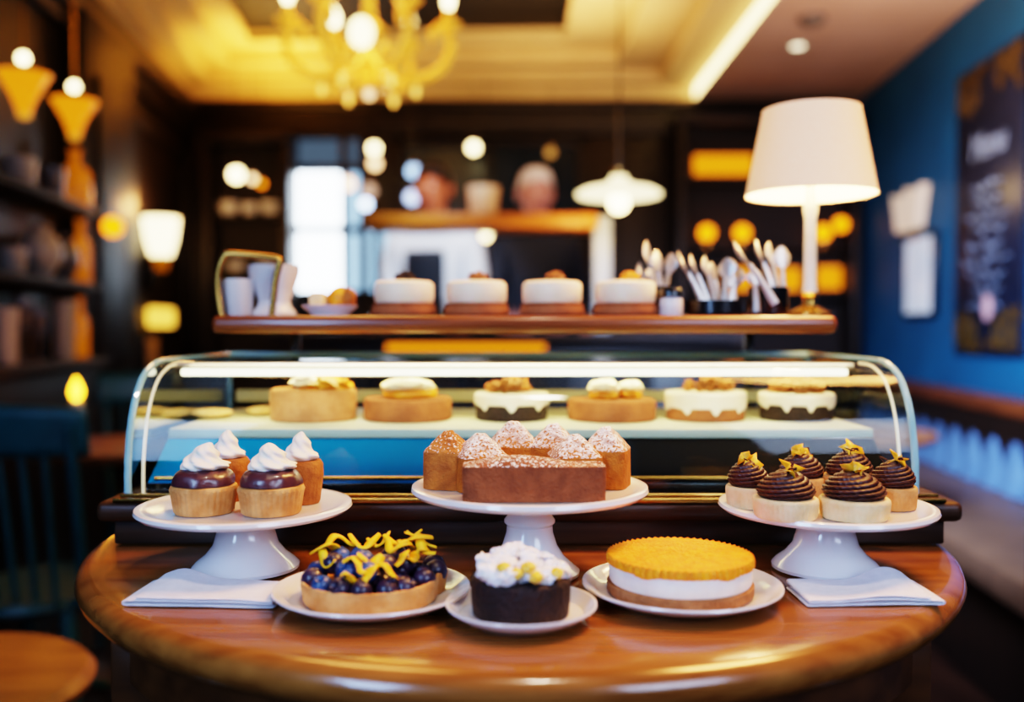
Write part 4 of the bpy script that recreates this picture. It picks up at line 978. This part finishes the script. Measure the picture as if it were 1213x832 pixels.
tartlet(932, .884, .0305, .019, 'pale tartlet with chocolate swirl, front of the stand toward the cheesecake', 1)
tartlet(1014, .882, .0325, .019, 'wider pale tartlet with chocolate swirl, front of the stand above the napkin', 2)
tartlet(889, .938, .0235, .021, 'pale tartlet with chocolate swirl at the cheesecake side rim of the stand', 3)
tartlet(951, .990, .0255, .022, 'golden tartlet with chocolate swirl at the back of the stand, gap side', 4, False)
tartlet(1007, .975, .0265, .026, 'golden tartlet with chocolate swirl at the back behind the wider tartlet', 5, False)
tartlet(1058, .930, .0245, .022, 'golden tartlet with chocolate swirl at the banquette side rim', 6, False)

# low plates
def plate(px, d, r, label):
    t = thing('plate', (X(px, d), d, T + .0003), label, 'plate', 'white dinner plates on the table')
    k = r / .0875
    MB().lathe([(0, 0), (.05*k, 0), (.052*k, .002), (.070*k, .0045), (.0855*k, .0125), (.0875*k, .0145), (.0870*k, .0160), (.0845*k, .0158), (.077*k, .0095), (.072*k, .0062), (0, .006)], 96).build('dish', M_china, t)
    return t
LP = T + .0003 + .0062
plate(440, .828, .0878, 'white plate under the blueberry tart')
plate(617.5, .780, .0642, 'small white plate under the dark chocolate cake')
plate(808.5, .842, .0905, 'white plate under the orange topped cheesecake')
# blueberry tart: peanut shaped shell, berries, peel
bt = thing('blueberry_tart', (X(437, .82), .824, LP + .0005), 'blueberry tart with lemon peel curls in a pale crust', 'tart')
def outline(u):
    r = .0610; c2 = Vector((.037, .024)); rb = .030; d_ = Vector((math.cos(u), math.sin(u)))
    b_ = d_.dot(c2); disc_ = b_ * b_ - (c2.length_squared - rb * rb)
    if disc_ > 0: r = max(r, b_ + math.sqrt(disc_))
    return r
prc = [(0, 0), (.955, 0), (.97, .002), (1.0, .0165), (.995, .019), (.965, .0197), (.945, .0185), (.93, .013), (0, .013)]
MB().rev(lambda u, q: (prc[round(q * 8)][0] * outline(u) * (1 + .006 * math.cos(40 * u)), prc[round(q * 8)][1]), 128, 8).build('crust', M_crust, bt)
berry = [mesh_of(MB().lathe([(0, -.0078), (.004, -.0067), (.0072, -.003), (.0078, 0), (.0070, .0035), (.0045, .0060), (.0032, .0066), (.0030, .0074), (.0022, .0064), (0, .0056)], 20), 'blueberry', m) for m in (M_berry, M_berry2)]
r2 = random.Random(5); placed = []
for lay, (z, cnt, lim) in enumerate(((.0195, 24, .86), (.031, 12, .66))):
    tries = 0; n = 0
    while n < cnt and tries < 4000:
        tries += 1; a = r2.random() * 2 * PI; rr = (outline(a) - .0105) * (math.sqrt(r2.random()) if lay == 0 and n > 12 else (1 if lay == 0 else math.sqrt(r2.random()) * lim))
        p = Vector((rr * math.cos(a), rr * math.sin(a), z + r2.uniform(-.001, .001)))
        if all((p - q_).length > .0165 for q_ in placed):
            placed.append(p); n += 1; dark = p.x > .012 or r2.random() < .25
            inst('blueberry', berry[1 if dark else 0], bt, p, (r2.uniform(-.9, .6), r2.uniform(-.7, .7), r2.random() * 6), r2.uniform(1.2, 1.42))
def ribbon(pts, w, mb=None, tw=0):
    P = catmull(pts, 6); mb = mb or MB(); m = len(P); prev = None
    for i in range(m):
        tg = (P[min(i+1, m-1)] - P[max(i-1, 0)]).normalized(); sd_ = tg.cross(Vector((math.sin(tw * i / m), 0, 1))).normalized(); ww = w * (.35 + .65 * math.sin(PI * min(max(i / (m - 1), .06), .94)) ** .5)
        row = [mb.bm.verts.new(P[i] - sd_ * ww / 2), mb.bm.verts.new(P[i] + Vector((0, 0, .0006))), mb.bm.verts.new(P[i] + sd_ * ww / 2)]
        if prev:
            for k in range(2): mb.bm.faces.new((prev[k], prev[k+1], row[k+1], row[k]))
        prev = row
    return mb
def peel(x, y, z, ln, ang, curl, w, parent, seed):
    r3 = random.Random(seed); c, s_ = math.cos(ang), math.sin(ang)
    pts = []
    for k in range(5):
        q = k / 4 - .5; lx = ln * q; ly = curl * ln * (4 * q * q - .5) * .6
        pts.append((lx * c - ly * s_, lx * s_ + ly * c, .005 * math.cos(q * 5 + seed) + r3.uniform(-.001, .001)))
    o = ribbon(pts, w, tw=1.2 if seed % 2 else -.8).build('lemon_peel', M_lemon, parent, loc=(x, y, z)); md = o.modifiers.new('s', 'SOLIDIFY'); md.thickness = .0014; return o
peels = [(-.040, .006, .044, .026, .5, .5, .009), (-.028, .018, .048, .032, .6, -.3, .008), (-.038, -.006, .040, .022, -.9, .3, .008), (-.010, .024, .049, .028, 0, .8, .007), (.004, .030, .049, .020, .4, .9, .006),
         (-.006, -.038, .040, .026, 2.5, .4, .014), (.006, -.042, .036, .022, 1.3, .2, .012), (.018, -.040, .038, .024, -.3, -.3, .012), (-.010, -.046, .033, .017, .6, .3, .010), (.004, -.028, .044, .022, .4, .3, .010),
         (.026, .024, .050, .034, .1, .5, .008), (.036, .014, .050, .034, -.4, .6, .008), (.044, .020, .050, .028, 2.4, -.6, .008), (.030, .006, .047, .030, .9, .5, .009), (.048, .006, .046, .024, -.9, .5, .008), (.036, .028, .052, .024, 1.6, 1.0, .006), (.022, .004, .048, .022, -.5, .6, .008), (.042, -.012, .044, .016, .3, -.6, .010), (.030, -.018, .043, .016, 1.1, .3, .010)]
for k, q_ in enumerate(peels): peel(q_[0], q_[1], q_[2] - .003, *q_[3:], bt, k)
# chocolate cake with cream flakes
cc = thing('chocolate_cake', (X(617, .777), .777, LP + .0005), 'small dark chocolate cake heaped with white cream flakes', 'cake')
MB().rev(lambda u, q: ([(0, 0), (.039, 0), (.0405, .0015), (.0418, .014), (.0424, .027), (.0420, .0305), (.040, .0325), (.02, .033), (0, .033)][round(q * 8)][0] * (1 + .008 * noise.noise(Vector((math.cos(u) * 4, math.sin(u) * 4, q * 5)))), [0, 0, .0015, .014, .027, .0305, .0325, .033, .033][round(q * 8)]), 96, 8).build('sponge', M_brownie, cc)
r2 = random.Random(12)
Mflake = mat('cream flake', '#f2f0f2', .45, var='#e6e6ee', vscale=40, sss=.3); Mlem2 = mat('lemon curd', '#f0b428', .35, var='#f4cc60', vscale=60, sss=.3)
dol = [mesh_of(MB().blob((0, 0, 0), (.0095, .0078, .0058), .45, 2.2, k + 20, 3), 'cream_flake', Mflake) for k in range(3)]
lem = mesh_of(MB().blob((0, 0, 0), (.007, .006, .0045), .3, 2, 4, 3), 'lemon_piece', Mlem2)
for k in range(38):
    a = r2.random() * 6.28; rr = .0355 * math.sqrt(r2.random()); x, y = rr * math.cos(a) - .002, rr * math.sin(a)
    inst('cream_flake', dol[k % 3], cc, (x, y, .036 + .014 * max(0, 1 - (abs(x + .006) / .034)) * max(0, 1 - abs(y - .008) / .04) + .004 * r2.random()), (r2.uniform(-.6, .6), r2.uniform(-.6, .6), r2.random() * 6), r2.uniform(.8, 1.15))
for x, y, z in ((-.004, -.033, .0425), (.012, -.035, .040), (.029, -.024, .041), (-.014, -.028, .046), (.006, -.030, .047)): inst('lemon_piece', lem, cc, (x, y, z), (0, 0, r2.random() * 6))
# cheesecake
ck = thing('cheesecake', (X(806.5, .842), .842, LP + .0005), 'round cheesecake with white filling and bright orange topping', 'cake')
MB().lathe([(0, 0), (.0645, 0), (.066, .002), (.0662, .0095), (.064, .011), (0, .011)], 96, mod=lambda u, r, z: 1 + .006 * noise.noise(Vector((math.cos(u) * 6, math.sin(u) * 6, z * 200)))).build('biscuit_base', mat('biscuit base', '#a06a42', .85, var='#84522e', vscale=90, bump=.6, bscale=240), ck)
MB().lathe([(0, .011), (.0632, .011), (.0642, .013), (.0644, .027), (.063, .029), (0, .029)], 96, mod=lambda u, r, z: 1 + .006 * noise.noise(Vector((math.cos(u) * 5, math.sin(u) * 5, z * 150)))).build('filling', M_cheese, ck)
def tp(u, q):
    e = .0658 * (1 + .010 * math.cos(64 * u)); lo = .0275 - .0022 * max(0, math.sin(5 * u) + math.sin(11 * u + 1)) * .6
    if q < .1: return (e * .96 * (q / .1) , .0285)
    if q < .2: return (e, lo)
    if q < .3: return (e * 1.004, .0325)
    if q < .4: return (e * .985, .0350 + .0008 * math.cos(64 * u))
    z = (q - .4) / .6; rr = (1 - z) * .975
    return (e * rr, .0345 + .0007 * noise.noise(Vector((rr * math.cos(u) * 40, rr * math.sin(u) * 40, 0))))
MB().rev(tp, 256, 40).build('orange_topping', M_topping, ck)

# folded napkins
def napkin(loc, rotz, w, dp, label, seed, flip=1):
    n = 14
    path = []
    # one strip of cloth folded over itself: right open edge, round fold on the left
    def seg(x0, x1, z, k):
        return [(x0 + (x1 - x0) * i / k, z) for i in range(k + 1)]
    path += seg(w / 2, -w / 2 + .004, .0015, 24)
    path += [(-w / 2 + .004 - .0035 * math.sin(a), .0033 - .0018 * math.cos(a)) for a in (.6, 1.2, 1.8, 2.4)]
    path += seg(-w / 2 + .004, w / 2 - .004, .0052, 24)
    path += [(w / 2 - .004 + .002 * math.sin(a), .0064 - .0012 * math.cos(a)) for a in (.8, 1.6, 2.4)]
    path += seg(w / 2 - .004, -w / 2 + .012, .0078, 22)
    m = len(path)
    def f(i, j):
        k = min(int(round(i * (m - 1))), m - 1); x, z = path[k]; y = -dp / 2 + dp * j
        h = z / .0078
        z += h * (.0022 * noise.noise(Vector((x * 22, y * 14, seed))) + .012 * math.exp(-((x + w * .28) / .022) ** 2) * j) + .0006 * math.sin(x * 60 + seed) * h
        y += .0025 * noise.noise(Vector((x * 18, z * 120, seed + 3))) + (.004 * h if j > .5 else -.001 * h)
        return (x * flip, y, max(z, .0012))
    o = MB().grid(f, m - 1, n).build('napkin', M_linen, loc=loc, rotz=rotz, ang=60)
    md = o.modifiers.new('s', 'SOLIDIFY'); md.thickness = .0018; md.offset = 0
    sb_ = o.modifiers.new('b', 'SUBSURF'); sb_.levels = 1; sb_.render_levels = 1
    return tag(o, label, 'napkin', 'folded linen napkins')
napkin((-.2755, .843, T + .0003), R(-3), .138, .060, 'folded white napkin in front of the cream cupcake stand', 1)
napkin((.322, .846, T + .0003), R(2), .125, .058, 'folded white napkin in front of the chocolate tartlet stand', 2, -1)

# ================================================================== light and camera
w = bpy.data.worlds.new('World'); S.world = w; w.use_nodes = True
w.node_tree.nodes['Background'].inputs[0].default_value = (.03, .045, .08, 1); w.node_tree.nodes['Background'].inputs[1].default_value = .5
light('window_daylight', 'AREA', (-1.55, -.7, 1.75), 35, '#9cc4ff', 1.3, (0, 1.0, T + .08), sy=1.2, spread=110)
light('cool_area_right', 'AREA', (1.3, -.9, 1.9), 5, '#c4d8ff', 1.0, (.1, 1.0, T + .08), sy=1.0, spread=70)  # cool area light to the right, behind the camera
light('front_fill', 'SPOT', (.1, .42, 2.62), 34, '#ffe6c8', .06, (.05, 1.22, 1.1), spot=55)
light('warm_ceiling_light', 'AREA', (.9, 1.35, 2.5), 9, '#ffb060', .5, (.1, 1.0, T), spread=75)
light('warm_back_left', 'AREA', (-.6, 2.2, 2.6), 2.5, '#ffb868', .6, (-.1, 1.2, 1.0), spread=80)
light('tray_glow', 'AREA', (-1.45, 5.75, 2.5), 14, '#ffb850', .6, (-1.45, 5.85, 3.2), spread=150)
light('tray_glow_right', 'AREA', (.2, 4.9, 2.45), 15, '#ffcc90', 1.0, (.2, 5.1, 3.2), spread=150)
light('soffit_glow', 'AREA', (1.5, 3.6, 1.9), 15, '#ffd0b0', .8, (1.7, 4.2, 2.7))
light('blue_wall_wash', 'AREA', (.8, 3.2, 2.1), 8, '#cfe4ff', .8, (2.1, 4.2, 1.1), spread=120)
light('banquette_fill', 'AREA', (.4, 2.0, 1.9), 45, '#b4ccff', .6, (1.8, 3.8, .6), spread=80)  # added unseen area light that brightens the bench

cam = bpy.data.cameras.new('Camera'); cam.sensor_width = 36; cam.lens = F * 36 / 1213; cam.clip_start = .05
co = bpy.data.objects.new('Camera', cam); COL.objects.link(co); co.location = (0, 0, ZC); co.rotation_euler = (PI / 2 - PITCH, 0, 0)
cam.dof.use_dof = True; cam.dof.focus_distance = .93; cam.dof.aperture_fstop = cam.lens / 1000 / .019; cam.dof.aperture_blades = 0
S.camera = co
S.cycles.use_denoising = True
S.cycles.max_bounces = 8; S.cycles.transparent_max_bounces = 16; S.cycles.caustics_reflective = False; S.cycles.caustics_refractive = False
S.cycles.sample_clamp_indirect = 4
S.view_settings.view_transform = 'Filmic'; S.view_settings.look = 'High Contrast'; S.view_settings.exposure = .45
